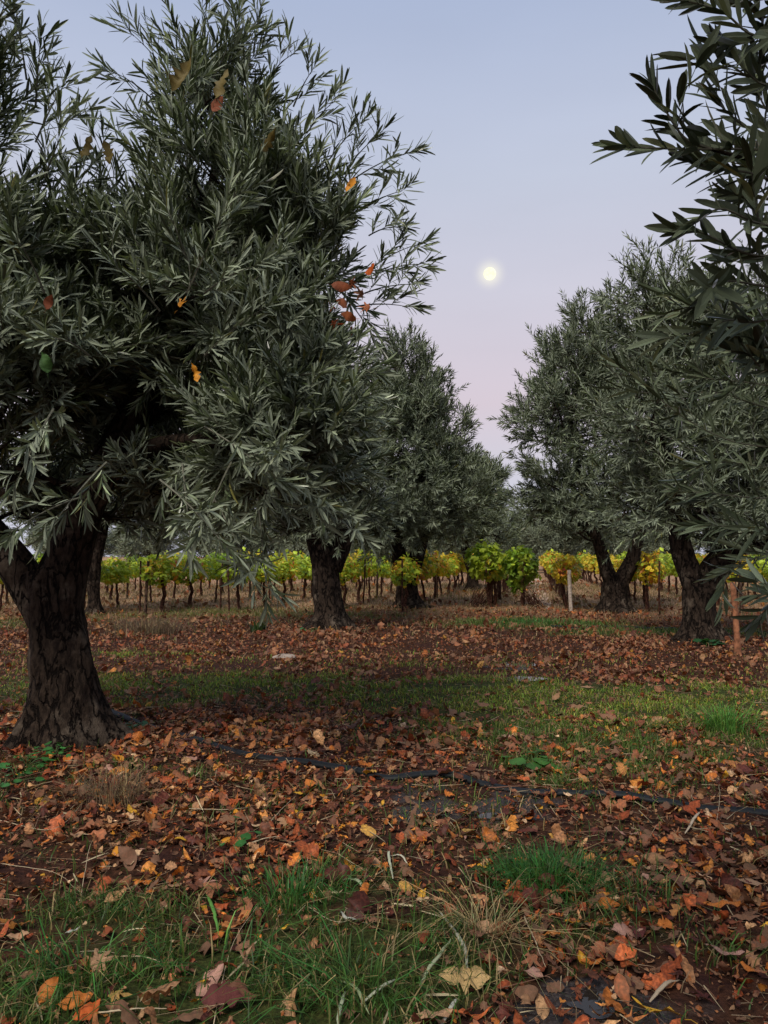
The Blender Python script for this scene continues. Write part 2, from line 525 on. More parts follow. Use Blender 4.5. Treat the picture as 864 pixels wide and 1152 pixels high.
# puddles: thin sheets of standing water lying in the hollows
m, t, out = mat('puddle_water')
b = t.nodes.new('ShaderNodeBsdfPrincipled'); b.inputs['Base Color'].default_value = (.02, .017, .015, 1)
b.inputs['Roughness'].default_value = 0.06; b.inputs['IOR'].default_value = 1.33
b.inputs['Specular IOR Level'].default_value = 0.6
t.links.new(b.outputs[0], out.inputs[0])
M_WATER = m
for k, (px, py, rx, ry) in enumerate([(578, 747, .34, .26), (586, 765, .24, .16), (598, 887, .12, .05), (560, 909, .14, .045), (688, 1120, .11, .07), (400, 886, .07, .03)]):
    c = GP(px, py)
    n = 40
    th = np.linspace(0, 2 * math.pi, n, endpoint=False)
    r = 0.55 + 0.9 * fbm(np.stack([np.cos(th) * 2.2 + k * 9, np.sin(th) * 2.2, 0 * th], -1), 3, 40)
    a = Acc()
    x = rx * r * np.cos(th); y = ry * r * np.sin(th)
    zz = ground_z(c[0] + x, c[1] + y)
    z0 = np.percentile(zz, 72) + .005
    a.add(np.concatenate([np.stack([c[0] + x, c[1] + y, 0 * x + z0], -1), [[c[0], c[1], z0]]]), None,
          np.stack([np.arange(n), (np.arange(n) + 1) % n, np.full(n, n)], -1))
    tag(a.build('puddle', M_WATER, smooth=False), kind='structure')

# ------------------------------------------------------------------ the moon
a = Acc()
mp_ = P(551, 308, 900.0); R = 900 * 7.2 / F
th, ph = np.meshgrid(np.linspace(0, math.pi, 20), np.linspace(0, 2 * math.pi, 33)[:-1], indexing='ij')
v = np.stack([np.sin(th) * np.cos(ph), np.sin(th) * np.sin(ph), np.cos(th)], -1).reshape(-1, 3) * R
i = np.arange(19)[:, None] * 32; j = np.arange(32)[None]
q = np.stack([i + j, i + 32 + j, i + 32 + (j + 1) % 32, i + (j + 1) % 32], -1).reshape(-1, 4)
a.add(v, q)
m, t, out = mat('moonlit_rock')
em = t.nodes.new('ShaderNodeEmission'); no = N(t, 'ShaderNodeTexNoise', Scale=0.22, Detail=3.0)
tcn = t.nodes.new('ShaderNodeTexCoord'); t.links.new(tcn.outputs['Object'], no.inputs['Vector'])
t.links.new(mixc(t, (1.0, .98, .68), (1.0, 1.0, .78), rampf(t, no.outputs[0], .35, .6)), em.inputs[0]); em.inputs[1].default_value = 1.05
t.links.new(em.outputs[0], out.inputs[0])
o = a.build('moon', m); o.location = mp_
tag(o, 'round pale yellow full moon low in the lilac sky between the trees', 'moon')

# ------------------------------------------------------------------ leaf building
def leaves(acc, B, T, Nn, L, Wd, col, detail=2, bend=0.12, m=0, fold=0.35):
    """lanceolate leaves: base, direction, normal, length, width, colour (arrays)"""
    n = len(B)
    if n == 0: return
    T = nrm(T); S = nrm(np.cross(Nn, T)); Nn = np.cross(T, S)
    L = np.broadcast_to(L, (n,))[:, None]; Wd = np.broadcast_to(Wd, (n,))[:, None] * 0.5
    bend = np.broadcast_to(bend, (n,))[:, None]
    def c(t): return B + T * L * t - Nn * bend * L * t * t
    up = Nn * Wd * fold
    if detail == 3:
        st = [(.16, .66), (.42, 1.0), (.70, .92), (.90, .52)]
        cols_ = [B]
        for t_, w_ in st:
            cc_ = c(t_); cols_ += [cc_ - S * Wd * w_ + up * w_, cc_, cc_ + S * Wd * w_ + up * w_]
        cols_.append(c(1.0))
        v = np.stack(cols_, 1)
        ql = []
        for a_ in (1, 4, 7):
            ql += [[a_ + 1, a_, a_ + 3, a_ + 4], [a_ + 2, a_ + 1, a_ + 4, a_ + 5]]
        q = np.array(ql); tr = np.array([[0, 1, 2], [0, 2, 3], [11, 10, 13], [12, 11, 13]])
        q = q[:, ::-1]; tr = tr[:, ::-1]; k = 14
    elif detail >= 2:
        c1, c2 = c(.32), c(.70)
        v = np.stack([B, c1 - S * Wd + up, c1, c1 + S * Wd + up, c2 - S * Wd * .78 + up, c2, c2 + S * Wd * .78 + up, c(1.0)], 1)
        q = np.array([[2, 1, 4, 5], [3, 2, 5, 6]]); tr = np.array([[0, 1, 2], [0, 2, 3], [5, 4, 7], [6, 5, 7]])
        # wind so the front (top side) faces +N
        q = q[:, ::-1]; tr = tr[:, ::-1]
        k = 8
    elif detail == 1:
        c1 = c(.45)
        v = np.stack([B, c1 - S * Wd + up, c1 + S * Wd + up, c(1.0)], 1)
        q = np.zeros((0, 4), int); tr = np.array([[0, 3, 1], [0, 2, 3]])
        k = 4
    idx = np.arange(n)[:, None, None] * k
    qq = (idx + q[None]).reshape(-1, 4) if len(q) else None
    tt = (idx + tr[None]).reshape(-1, 3)
    cc = np.repeat(np.broadcast_to(col, (n, 3)), k, axis=0)
    acc.add(v.reshape(-1, 3), qq, tt, cc, m)

def olive_cols(rng, n, base=(.050, .072, .027), var=0.35):
    b = np.array(base)
    f = np.exp(rng.normal(0, var, (n, 1)))
    w = rng.random((n, 1))
    c = b * f
    c = c * (1 - 0.25 * w) + np.array([.075, .085, .04]) * 0.25 * w
    c *= .8
    pl_ = rng.random(n) < .34  # random paler leaves: silvery highlights put into the leaf colour
    c[pl_] = c[pl_] * .4 + np.array([.19, .23, .135]) * np.exp(rng.normal(0, .25, (pl_.sum(), 1)))
    y = rng.random(n) < 0.012
    c[y] = np.array([.16, .15, .04])
    return np.clip(c, .008, .4)

def twig_leaves(acc, rng, B, D, TL, scale_len, scale_w, pairs=8, detail=2, base=(.050, .072, .027), bendup=0.15, tw_r=.0028, colvar=None):
    """B,D: twig bases/directions; each twig carries opposite pairs of leaves; returns tips"""
    n = len(B)
    if n == 0: return
    D = nrm(D)
    S, U = frame_of(D)
    roll = rng.random(n) * 2 * math.pi
    bvec = np.array([0, 0, 1.0]) * bendup + rng.normal(0, .12, (n, 3))
    TLc = TL[:, None]
    def pos(t): return B + D * TLc * t + bvec * TLc * t * t
    tint = np.exp(rng.normal(0, 0.22, (n, 1)))
    if tw_r:
        prev = B
        for t in (0.5, 0.95):
            cur = pos(t)
            segs(acc, prev, cur, tw_r * (1.2 - t * .6), tw_r * (1.0 - t * .6), 3, np.array([.1, .1, .07]), 1)
            prev = cur
    Bs, Ts, Ns, Ls, Ws, Cs = [], [], [], [], [], []
    for k in range(pairs + 1):
        t = (k + 0.6) / (pairs + 0.8)
        p = pos(t)
        tan = nrm(D + 2 * bvec * t)
        for side in ((0, 1) if k < pairs else (0,)):
            ang = roll + (k % 2) * math.pi / 2 + side * math.pi + rng.normal(0, .25, n)
            R_ = S * np.cos(ang)[:, None] + U * np.sin(ang)[:, None]
            opn = (np.deg2rad(42 - 24 * t) + rng.normal(0, .16, n)) if k < pairs else np.full(n, .08)
            ld = tan * np.cos(opn)[:, None] + R_ * np.sin(opn)[:, None]
            ld = nrm(ld + np.array([0, 0, -1.0]) * .06)
            ln = nrm(tan * np.sin(opn)[:, None] - R_ * np.cos(opn)[:, None] + np.array([0, 0, .35]) + rng.normal(0, .25, (n, 3)))
            keep = rng.random(n) < 0.93
            size = np.clip(rng.normal(1, .16, n), .55, 1.4) * (0.75 + 0.45 * math.sin(math.pi * min(1, t * 1.0)))
            c_ = olive_cols(rng, n, base) * tint
            Bs.append((p + rng.normal(0, .003, (n, 3)))[keep]); Ts.append(ld[keep]); Ns.append(ln[keep]); Ls.append((size * scale_len)[keep]); Ws.append((size * scale_w)[keep]); Cs.append(c_[keep])
    Bs = np.concatenate(Bs)
    leaves(acc, Bs, np.concatenate(Ts), np.concatenate(Ns), np.concatenate(Ls), np.concatenate(Ws), np.concatenate(Cs), detail, rng.normal(.08, .1, len(Bs)))

def branchlets(acc, rng, B, D, AL, ntw, TLen, llen, lw, pairs, detail, base, droop=0.0, tw_r=.0028):
    """each branchlet: an axis with side twigs"""
    n = len(B)
    D = nrm(D); S, U = frame_of(D)
    bend = np.array([0, 0, 1.0]) * (0.12 - droop) + rng.normal(0, .15, (n, 3))
    def pos(t): return B + D * AL[:, None] * t + bend * AL[:, None] * t * t
    prev = B
    for t in (.35, .7, 1.0):
        cur = pos(t); segs(acc, prev, cur, tw_r * 2.6 * (1.25 - t), tw_r * 2.6 * (1.12 - t), 4, np.array([.08, .08, .06]), 1); prev = cur
    TB, TD, TT = [], [], []
    roll = rng.random(n) * 6.28
    for k in range(ntw):
        t = 0.15 + 0.85 * (k + 1) / ntw
        p = pos(t)
        tan = nrm(D + 2 * bend * t)
        if k == ntw - 1:
            d = tan
        else:
            a_ = roll + k * 2.4
            R_ = S * np.cos(a_)[:, None] + U * np.sin(a_)[:, None]
            op = np.deg2rad(42) + rng.normal(0, .2, n)
            d = tan * np.cos(op)[:, None] + R_ * np.sin(op)[:, None] + np.array([0, 0, .34 - droop])
        TB.append(p); TD.append(nrm(d)); TT.append(TLen * np.clip(rng.normal(1, .25, n), .5, 1.7))
    twig_leaves(acc, rng, np.concatenate(TB), np.concatenate(TD), np.concatenate(TT), llen, lw, pairs, detail, base, 0.15 - droop * .6, tw_r)

def grow_limbs(acc, skel, targets, rng, step=.22, r_tip=.006, r_max=.11, m=0):
    """connect every branchlet base to the limb skeleton with curved, thickening branches"""
    pos = [np.array(p) for p in skel]; par = [-1] * len(pos); load = [0.0] * len(pos)
    arr = np.array(pos)
    d0 = np.array([np.min(np.linalg.norm(arr - t_, axis=1)) for t_ in targets])
    for ti in np.argsort(d0):
        t_ = targets[ti]
        arr = np.array(pos)
        dd = np.linalg.norm(arr - t_, axis=1)
        low = np.maximum(0, arr[:, 2] - t_[2]) * 0.8
        k = int(np.argmin(dd + low))
        cnt = max(1, int(dd[k] / step))
        a_, prev = pos[k], k
        side = rng.normal(0, .07, 3) * dd[k]
        for s_ in range(1, cnt + 1):
            f = s_ / cnt
            p = a_ + (t_ - a_) * f + side * math.sin(math.pi * f) + (rng.normal(0, .012, 3) if s_ < cnt else 0)
            pos.append(p); par.append(prev); load.append(0.0); prev = len(pos) - 1
        load[prev] += 1
    for k in range(len(pos) - 1, -1, -1):
        if par[k] >= 0: load[par[k]] += load[k]
    A_, B_, ra, rb = [], [], [], []
    for k in range(len(pos)):
        if par[k] >= 0:
            A_.append(pos[par[k]]); B_.append(pos[k])
            r_own = min(r_max, r_tip * math.sqrt(max(load[k], 1)))
            r_par = min(r_max, r_tip * math.sqrt(max(load[par[k]], 1)), r_own * 1.25)
            ra.append(r_par); rb.append(r_own)
    segs(acc, A_, B_, np.array(ra), np.array(rb), 6, np.array([.5, .5, .5]), m)

def bark_disp(seed, amp=.12, flare=0.0, base_z=0.0, flare_h=.5, ridges=5):
    def f(v, off, t):
        th = np.arctan2(off[:, 1], off[:, 0])
        nz = fbm(np.stack([v[:, 0] * 5, v[:, 1] * 5, v[:, 2] * 2.2], -1), 4, seed) - .5
        n2 = fbm(v * np.array([14, 14, 5.0]), 3, seed + 9) - .5
        tw = v[:, 2] * 1.3
        rid = np.sin(th * ridges + tw + 3 * (fbm(v * 1.7, 2, seed + 4))) * .5 + .5 * np.sin(th * (ridges + 4) - tw * 1.7)
        h = np.clip(1 - (v[:, 2] - base_z) / flare_h, 0, 1.3)
        return 1 + amp * (2.2 * nz + 1.0 * n2 + .45 * rid) + flare * h * h * (1 + .55 * np.sin(th * 5 + seed) + 1.2 * nz)
    return f

def olive_tree(base, label, trunk_pts, trunk_r, limbs, lobes, nbr, leaf, twl, pairs, detail, seed, ntw=6, flare=.5, nseg=40, extra=None,
               tcol=(.050, .072, .027), al=(.35, .8), group='olive trees of the grove', name='olive_tree', shell=.5, droop=0.0, rtip=.006, disp_amp=.12, tw_r=.0028, cull=None, ridges=5, leafm=None):
    rng = np.random.default_rng(seed)
    root = empty(name, base, label, 'tree', group)
    ta = Acc()
    tp = smooth_path(trunk_pts, max(24, nseg))
    tr = np.interp(np.linspace(0, 1, len(tp)), np.linspace(0, 1, len(trunk_r)), trunk_r)
    tube(ta, tp, tr, nseg, None, 0, bark_disp(seed, disp_amp, flare, base[2], .45, ridges))
    skel = []
    for lp, lr in limbs:
        q_ = smooth_path(lp, 22)
        rr = np.interp(np.linspace(0, 1, 22), np.linspace(0, 1, len(lr)), lr)
        tube(ta, q_, rr, max(8, nseg // 2), None, 0, bark_disp(seed + 3, disp_amp * .8, 0, -9, 1, 3))
        skel += list(q_[6:])
    # branchlet bases inside the crown's lobes
    vol = np.array([l[1][0] * l[1][1] * l[1][2] for l in lobes]) ** (2 / 3)
    cnt = np.maximum(3, (vol / vol.sum() * nbr).astype(int))
    BB, DD = [], []
    for (c, r), k in zip(lobes, cnt):
        u = nrm(rng.normal(0, 1, (k, 3)))
        rad = shell + (1 - shell) * rng.random((k, 1)) ** .6
        rad = np.where(rng.random((k, 1)) < .22, rng.random((k, 1)) * .7, rad) * .86
        p = np.array(c) + u * rad * np.array(r)
        d = u * np.array([1, 1, .8]) + np.array([0, 0, .6 - droop * 1.2]) + rng.normal(0, .35, (k, 3))
        BB.append(p); DD.append(nrm(d))
    BB = np.concatenate(BB); DD = np.concatenate(DD)
    cx = np.array(base)
    lowz = base[2] + (.75 if base[1] > .01 or base[0] > .01 else .2)
    k = BB[:, 2] > lowz
    if cull is not None:
        k &= cull(BB)
    BB, DD = BB[k], DD[k]
    ca = Acc()
    AL = rng.uniform(al[0], al[1], len(BB))
    BB = BB - DD * AL[:, None] * .35
    grow_limbs(ta, skel, BB, rng, r_tip=rtip)
    lowmask = BB[:, 2] < (np.mean([l[0][2] for l in lobes]))
    branchlets(ca, rng, BB[~lowmask], DD[~lowmask], AL[~lowmask], ntw, twl, leaf[0], leaf[1], pairs, detail, tcol, droop, tw_r)
    branchlets(ca, rng, BB[lowmask], DD[lowmask], AL[lowmask], ntw, twl, leaf[0], leaf[1], pairs, detail, tcol, droop + .17, tw_r)
    if extra:
        extra(ca, ta, rng, skel)
    ta.build('trunk', M_BARK, root, loc=base)
    ca.build('crown', [leafm or M_OLIVE, M_TWIG], root, smooth=False, loc=base)
    return root

def lobe(px, py, Y, r):
    return (P(px, py, Y), r if isinstance(r, tuple) else (r, r, r))

# ---- the great olive tree in front
b1 = GP(72, 836)
D1 = b1[1]
def extra1(ca, ta, rng, skel):
    # long shoots that hang and poke out towards the camera
    sp_ = [  # start, end (pixels), distance, leaf length
        ((205, 520), (215, 620), 4.1), ((120, 520), (60, 590), 3.9), ((90, 560), (10, 600), 3.8),
        ((180, 540), (250, 610), 3.9), ((240, 560), (285, 650), 4.2), ((230, 480), (310, 540), 4.0),
        ((290, 560), (300, 670), 4.3), ((300, 480), (360, 580), 4.4), ((60, 460), (20, 540), 3.7), ((210, 330), (270, 210), 4.0),
        ((220, 320), (190, 240), 4.1), ((230, 330), (285, 300), 3.9), ((230, 400), (300, 345), 4.0), ((180, 350), (120, 290), 4.0),
        ((340, 560), (400, 600), 4.5), ((330, 400), (420, 420), 4.5), ((50, 330), (20, 270), 3.6), ((300, 440), (350, 420), 4.2),
        ((100, 400), (60, 380), 3.7), ((260, 520), (230, 590), 4.0), ((320, 600), (280, 640), 4.4),
        # outline shoots against the sky
        ((200, 95), (145, 35), 4.9), ((170, 110), (125, 80), 4.9), ((225, 60), (232, 12), 5.0), ((270, 60), (262, 15), 5.0), ((285, 60), (292, 12), 5.0),
        ((300, 90), (330, 60), 5.0), ((330, 120), (352, 78), 5.0), ((345, 150), (378, 112), 5.0), ((370, 180), (410, 135), 5.1), ((390, 190), (428, 150), 5.1),
        ((400, 200), (458, 172), 5.2), ((410, 235), (452, 215), 5.2), ((415, 265), (450, 255), 5.2), ((420, 300), (470, 275), 5.2), ((420, 310), (472, 297), 5.2),
        ((410, 330), (465, 320), 5.2), ((400, 345), (458, 345), 5.2), ((190, 150), (150, 130), 5.0), ((30, 90), (18, 20), 4.3), ((40, 120), (45, 50), 4.3),
        ((40, 160), (72, 95), 4.3), ((50, 200), (80, 130), 4.3), ((-10, 60), (5, 5), 4.2), ((140, 250), (105, 150), 4.7), ((70, 240), (100, 190), 4.5),
        ((385, 330), (420, 380), 5.1), ((90, 260), (75, 200), 4.6)]
    B_, D_, L_ = [], [], []
    for (x0, y0), (x1, y1), Y in sp_:
        p0 = P(x0, y0, Y + .25); p1 = P(x1, y1, Y)
        c = (p0 + p1) / 2 + np.array([0, 0, .04])
        bz = bezier(p0, c, p1, 7)
        tube(ca, bz, np.linspace(.007, .002, 7), 4, (.09, .09, .06), 1, cap=False)
        L = np.linalg.norm(p1 - p0)
        k = max(3, int(L / .085))
        for s_ in range(k):
            f = (s_ + .5) / k
            p = bezier(p0, c, p1, 21)[int(f * 20)]
            d = (p1 - p0) / L
            side = nrm(np.cross(d, rng.normal(0, 1, 3)))
            B_.append(p); D_.append(d * .8 + side * .55 + np.array([0, 0, .1])); L_.append(.17)
        B_.append(p1 - (p1 - p0) / L * .04); D_.append(p1 - p0); L_.append(.15)
    twig_leaves(ca, rng, np.array(B_), np.array(D_), np.array(L_), .11, .0145, 6, 3, (.062, .085, .040), 0.05)

LIMB1 = np.array([[62, 680], [78, 625], [102, 560], [135, 490], [168, 425], [185, 380]], float)
def keep1(B):
    """the big limb stays bare on the side of the path, as old pruned limbs do"""
    L3 = np.array([P(x, y, D1 - .05) for x, y in smooth_path(np.c_[LIMB1, np.zeros(6)], 30)[:, :2]])
    d = B[:, None, :] - L3[None]
    d[..., 1] *= .15
    dist = np.linalg.norm(d, axis=-1).min(1)
    return ~((dist < .27) & (B[:, 1] < D1 + .1) & (B[:, 2] < P(0, 440, D1)[2]))
tp1 = [P(72, 870, D1), P(72, 838, D1), P(71, 780, D1), P(67, 720, D1), P(61, 668, D1), P(56, 640, D1)]
olive_tree(b1, 'large old olive tree with a thick gnarled trunk overhanging the leaf litter', tp1, [.33, .29, .235, .205, .195, .19],
    [([P(58, 690, D1), P(78, 625, D1), P(102, 560, D1 - .1), P(135, 490, D1 - .1), P(168, 430, D1), P(205, 340, D1), P(235, 230, D1 + .1), P(250, 130, D1)], [.2, .155, .12, .10, .085, .06, .04, .02]),
     ([P(68, 745, D1), P(48, 690, D1), P(18, 635, D1), P(-22, 580, D1), P(-60, 480, D1 - .3), P(-50, 330, D1 - .6), P(-30, 180, D1 - .8)], [.08, .14, .13, .11, .09, .06, .03]),
     ([P(145, 480, D1), P(215, 430, D1 + .1), P(300, 360, D1 + .1), P(360, 300, D1)], [.08, .06, .045, .02]),
     ([P(110, 545, D1), P(180, 500, D1 - .5), P(260, 500, D1 - .8), P(310, 520, D1 - .6)], [.07, .05, .035, .015]),
     ([P(-30, 250, D1 - .6), P(10, 237, D1 - .6), P(60, 236, D1 - .55), P(105, 246, D1 - .5), P(150, 260, D1 - .3)], [.022, .019, .017, .014, .008])],
    [lobe(240, 130, 5.2, (.2, .4, .45)), lobe(262, 230, 5.2, (.5, .7, .45)), lobe(315, 245, 5.2, (.25, .45, .32)), lobe(342, 295, 5.2, (.30, .6, .36)), lobe(240, 340, 5.1, (.72, .9, .55)), lobe(60, 340, 5.3, (.5, .7, .45)), lobe(90, 570, 5.6, (.7, .7, .16)),
     lobe(322, 420, 5.1, (.42, .8, .5)), lobe(310, 510, 4.9, (.52, .8, .42)), lobe(160, 470, 5.75, (.75, .9, .5)), lobe(50, 430, 4.8, (.7, .8, .5)),
     lobe(-20, 310, 4.6, (.42, .6, .5)), lobe(-45, 170, 4.5, (.3, .5, .6)), lobe(-190, 350, 5, (.8, 1.0, 1.0)), lobe(30, 530, 4.7, (.6, .6, .3)),
     lobe(150, 330, 5.2, (.45, .8, .4)), lobe(200, 540, 5.4, (.5, .6, .22))],
    1000, (.10, .0138), .20, 9, 3, 101, ntw=8, cull=keep1, flare=.34, nseg=110, extra=extra1, al=(.25, .5), disp_amp=.21, ridges=4)

# ---- mid-distance olive trees
def mid_tree(bx, by, label, tr, limbs, lobes, nbr, seed, trunk=None, leaf=(.125, .024), detail=1, **kw):
    b = GP(bx, by); Y = b[1]
    tp = [b + np.array([0, 0, -.25])] + [P(x, y, Y) for x, y in trunk]
    tp[0] = np.array([tp[1][0], tp[1][1], b[2] - .3])
    lm = [([P(x, y, Y + dy) for x, y, dy in pts], rr) for pts, rr in limbs]
    lb = [lobe(x, y, Y + dy, r) for x, y, dy, r in lobes]
    kw.setdefault('pairs', 7)
    return olive_tree(b, label, tp, tr, lm, lb, nbr, leaf, .3, kw.pop('pairs'), detail, seed, nseg=48, al=(.3, .65), tw_r=.004, rtip=.008, **kw)

mid_tree(370, 706, 'olive tree with a straight thick trunk, nearest of the trees left of the vine clump',
         [.38, .32, .27, .26, .24, .22], [([(366, 640, 0), (355, 600, 0), (335, 540, -.2), (325, 470, 0)], [.24, .2, .12, .05]), ([(372, 640, 0), (388, 600, .1), (400, 540, .2), (385, 450, .1)], [.22, .17, .1, .04])],
         [(365, 470, 0, (1.15, 1.3, 1.1)), (345, 545, 0, (1.5, 1.5, .8)), (385, 560, -.2, (.8, 1.2, .7)), (300, 530, .2, (1.3, 1.3, 1.0)), (365, 585, 0, (1.3, 1.3, .35)), (330, 410, 0, (1.1, 1.1, 1.0))],
         560, 202, trunk=[(370, 708), (371, 690), (368, 665), (366, 640), (365, 625)])
mid_tree(458, 684, 'tall pointed olive tree with a short dark forked trunk, left of the central vines',
         [.42, .37, .30, .27, .26, .25], [([(458, 652, 0), (450, 628, 0), (442, 590, 0), (440, 520, 0)], [.25, .2, .14, .06]), ([(460, 652, 0), (468, 628, 0), (478, 590, .2), (478, 500, .2), (465, 430, 0)], [.25, .2, .14, .1, .04])],
         [(460, 445, 0, (1.0, 1.1, 1.0)), (475, 495, 0, (1.4, 1.4, 1.2)), (440, 490, 0, (1.3, 1.3, 1.2)), (455, 560, 0, (1.75, 1.6, 1.2)), (500, 560, 0, (1.15, 1.2, 1.1)), (452, 410, 0, (.6, .6, .6)), (430, 600, 0, (1.3, 1.3, .6))],
         760, 203, trunk=[(460, 686), (459, 675), (458, 662), (458, 648), (458, 642)], leaf=(.15, .028))
mid_tree(692, 688, 'olive tree whose trunk splits into a narrow V, right of the vineyard path',
         [.42, .38, .34, .33, .32, .3], [([(690, 658, 0), (682, 640, 0), (676, 620, 0), (660, 570, 0), (640, 480, 0)], [.2, .17, .15, .1, .05]), ([(694, 660, 0), (706, 640, 0), (714, 620, 0), (725, 560, 0), (720, 460, 0)], [.22, .19, .16, .1, .05])],
         [(655, 420, 0, (1.15, 1.2, 1.2)), (620, 470, 0, (1.0, 1.2, 1.0)), (690, 470, 0, (1.5, 1.5, 1.4)), (625, 550, 0, (1.1, 1.2, 1.1)), (680, 570, 0, (1.6, 1.6, 1.1)), (720, 420, 0, (1.2, 1.3, 1.2)), (670, 375, 0, (.7, .8, .6))],
         720, 204, trunk=[(692, 690), (692, 680), (692, 670), (692, 660), (692, 655)], leaf=(.15, .027))
mid_tree(788, 722, 'sturdy olive tree with rough dark bark and wide forked limbs, beside the orange stake',
         [.34, .30, .26, .245, .25, .23], [([(784, 665, 0), (770, 630, 0), (763, 600, 0), (760, 560, 0), (735, 470, -.2)], [.2, .17, .15, .11, .05]), ([(790, 665, 0), (806, 635, 0), (830, 610, 0), (850, 560, 0), (850, 450, 0)], [.22, .2, .17, .1, .05]), ([(755, 570, 0), (775, 500, 0), (780, 400, 0)], [.1, .07, .03])],
         [(770, 390, 0, (1.0, 1.1, 1.0)), (830, 400, 0, (1.3, 1.4, 1.3)), (740, 470, -.2, (.95, 1.2, .9)), (800, 500, 0, (1.5, 1.5, 1.1)), (765, 565, 0, (1.1, 1.3, .6)), (830, 590, 0, (1.0, 1.2, .35)), (860, 560, 0, (1.3, 1.4, 1.0)), (750, 340, 0, (.6, .7, .5)), (900, 470, 0, (1.5, 1.5, 1.5)), (700, 340, 0, (.25, .4, .25))],
         900, 205, trunk=[(789, 724), (788, 705), (786, 685), (786, 668), (786, 660)], leaf=(.125, .023))
mid_tree(105, 690, 'slim young olive tree seen past the big trunk, its crown lost behind nearer leaves',
         [.2, .16, .13, .14, .17, .15], [([(105, 640, 0), (100, 600, 0), (90, 520, 0)], [.14, .1, .05]), ([(106, 640, 0), (118, 590, 0), (140, 500, 0)], [.13, .1, .05])],
         [(110, 520, 0, (2.0, 1.8, 1.3)), (60, 570, 0, (1.2, 1.2, .9)), (160, 570, 0, (1.2, 1.2, .8)), (110, 440, 0, (1.4, 1.3, 1.1))],
         420, 206, trunk=[(106, 692), (106, 675), (105, 660), (105, 640), (105, 630)], leaf=(.15, .028))
mid_tree(532, 664, 'farther olive tree whose crown slopes to the gap of sky, behind the tall pointed olive',
         [.26, .24, .22, .2, .19, .18], [([(532, 645, 0), (522, 610, 0), (520, 560, 0)], [.2, .15, .06]), ([(532, 645, 0), (542, 610, 0), (545, 560, 0)], [.2, .15, .06])],
         [(520, 560, 0, (1.5, 1.5, 1.6)), (540, 548, 0, (.95, 1, 1.1)), (550, 585, 0, (1.3, 1.3, 1.3)), (505, 590, 0, (1.5, 1.5, 1.3)), (508, 520, 0, (.9, 1, .9))],
         420, 207, trunk=[(532, 665), (532, 657), (532, 648), (532, 638), (532, 630)], leaf=(.22, .035), pairs=5)

# ---- far trees that close the vineyard: three crowns, copied
far_src = []
for k in range(3):
    b = np.array([0, 0, 0.0]); rg = np.random.default_rng(300 + k)
    lb = [(np.array([0, 0, 2.7 + .2 * k]), (2.6, 2.2, 2.1)), (np.array([0, 0, 1.4]), (2.9, 2.0, .8)), (np.array([-1.3, 0, 2.4]), (1.5, 1.5, 1.3)), (np.array([1.4, .2, 2.6]), (1.5, 1.5, 1.4)), (np.array([.3, 0, 4.4]), (1.3, 1.3, 1.1))]
    o = olive_tree(b, 'x', [np.array([0, 0, -.3]), np.array([0, 0, .4]), np.array([.05, 0, .9]), np.array([0, 0, 1.4])], [.4, .33, .28, .26],
                   [([np.array([0, 0, 1.2]), np.array([-.5, 0, 2.0]), np.array([-.9, 0, 3.0])], [.2, .13, .05]), ([np.array([0, 0, 1.2]), np.array([.5, .1, 2.1]), np.array([.7, 0, 3.4])], [.2, .13, .05])],
                   lb, 260, (.30, .05), .45, 4, 1, 310 + k, nseg=16, al=(.4, .9), tw_r=.006, rtip=.01, group='olive trees closing the far end of the vineyard',
                   tcol=[(.05, .066, .036), (.055, .07, .04), (.10, .13, .03)][k])
    far_src.append(o)
far_pos = [(-26, 62, 0, 1.15, 'olive tree at the far end of the vineyard behind the great front trunk'), (-19, 60, 1, 1.1, 'olive tree closing the vineyard left of the slim young olive'),
           (-12.5, 63, 0, 1.2, 'far olive tree at the row ends behind the great overhanging crown'), (-6.5, 60, 1, 1.1, 'far olive tree seen past the straight trunk of the nearest central tree'),
           (-1, 62, 0, 1.1, 'far olive tree behind the vines between the two central olive trunks'), (3.6, 58, 1, 1.0, 'far grey olive tree at the row ends, behind the sloping crown by the sky gap'),
           (8.2, 60, 0, .95, 'far olive tree directly behind the central vine clump'), (11.6, 66, 2, 1.0, 'far yellow green tree rising at the foot of the sky gap'),
           (13.0, 57, 1, .92, 'far olive tree at the end of the vineyard path'), (17.5, 60, 0, 1.1, 'far olive tree behind the V shaped trunk'),
           (23, 61, 1, 1.15, 'far olive tree between the V shaped trunk and the sturdy forked olive'), (29, 60, 0, 1.15, 'far olive tree behind the sturdy forked olive'), *[(x_, 68, i_ % 2, 1.25, 'olive tree in the farthest row, ' + w_) for i_, (x_, w_) in enumerate([(-30, 'beyond the great front trunk'), (-23, 'left of the slim young olive trunk'), (-16, 'right of the slim young olive trunk'), (-9.5, 'left of the straight thick trunk'), (-4, 'right of the straight thick trunk'), (2, 'just right of the tall pointed olive trunk'), (6, 'left of the central vine clump'), (15.5, 'right of the path end'), (20.5, 'beyond the V shaped trunk'), (26, 'left of the sturdy forked trunk'), (32, 'right of the sturdy forked trunk')])], (35, 60, 1, 1.2, 'far olive tree beyond the orange stake')]
used = set()
for x, y, k, s, lab in far_pos:
    o = far_src[k] if k not in used else copy_tree(far_src[k])
    used.add(k)
    o.location = (x, y, GZ(x, y)); o.scale = (s, s, s); o.rotation_euler = (0, 0, (x * 1.7) % 6.28)
    o['label'] = lab

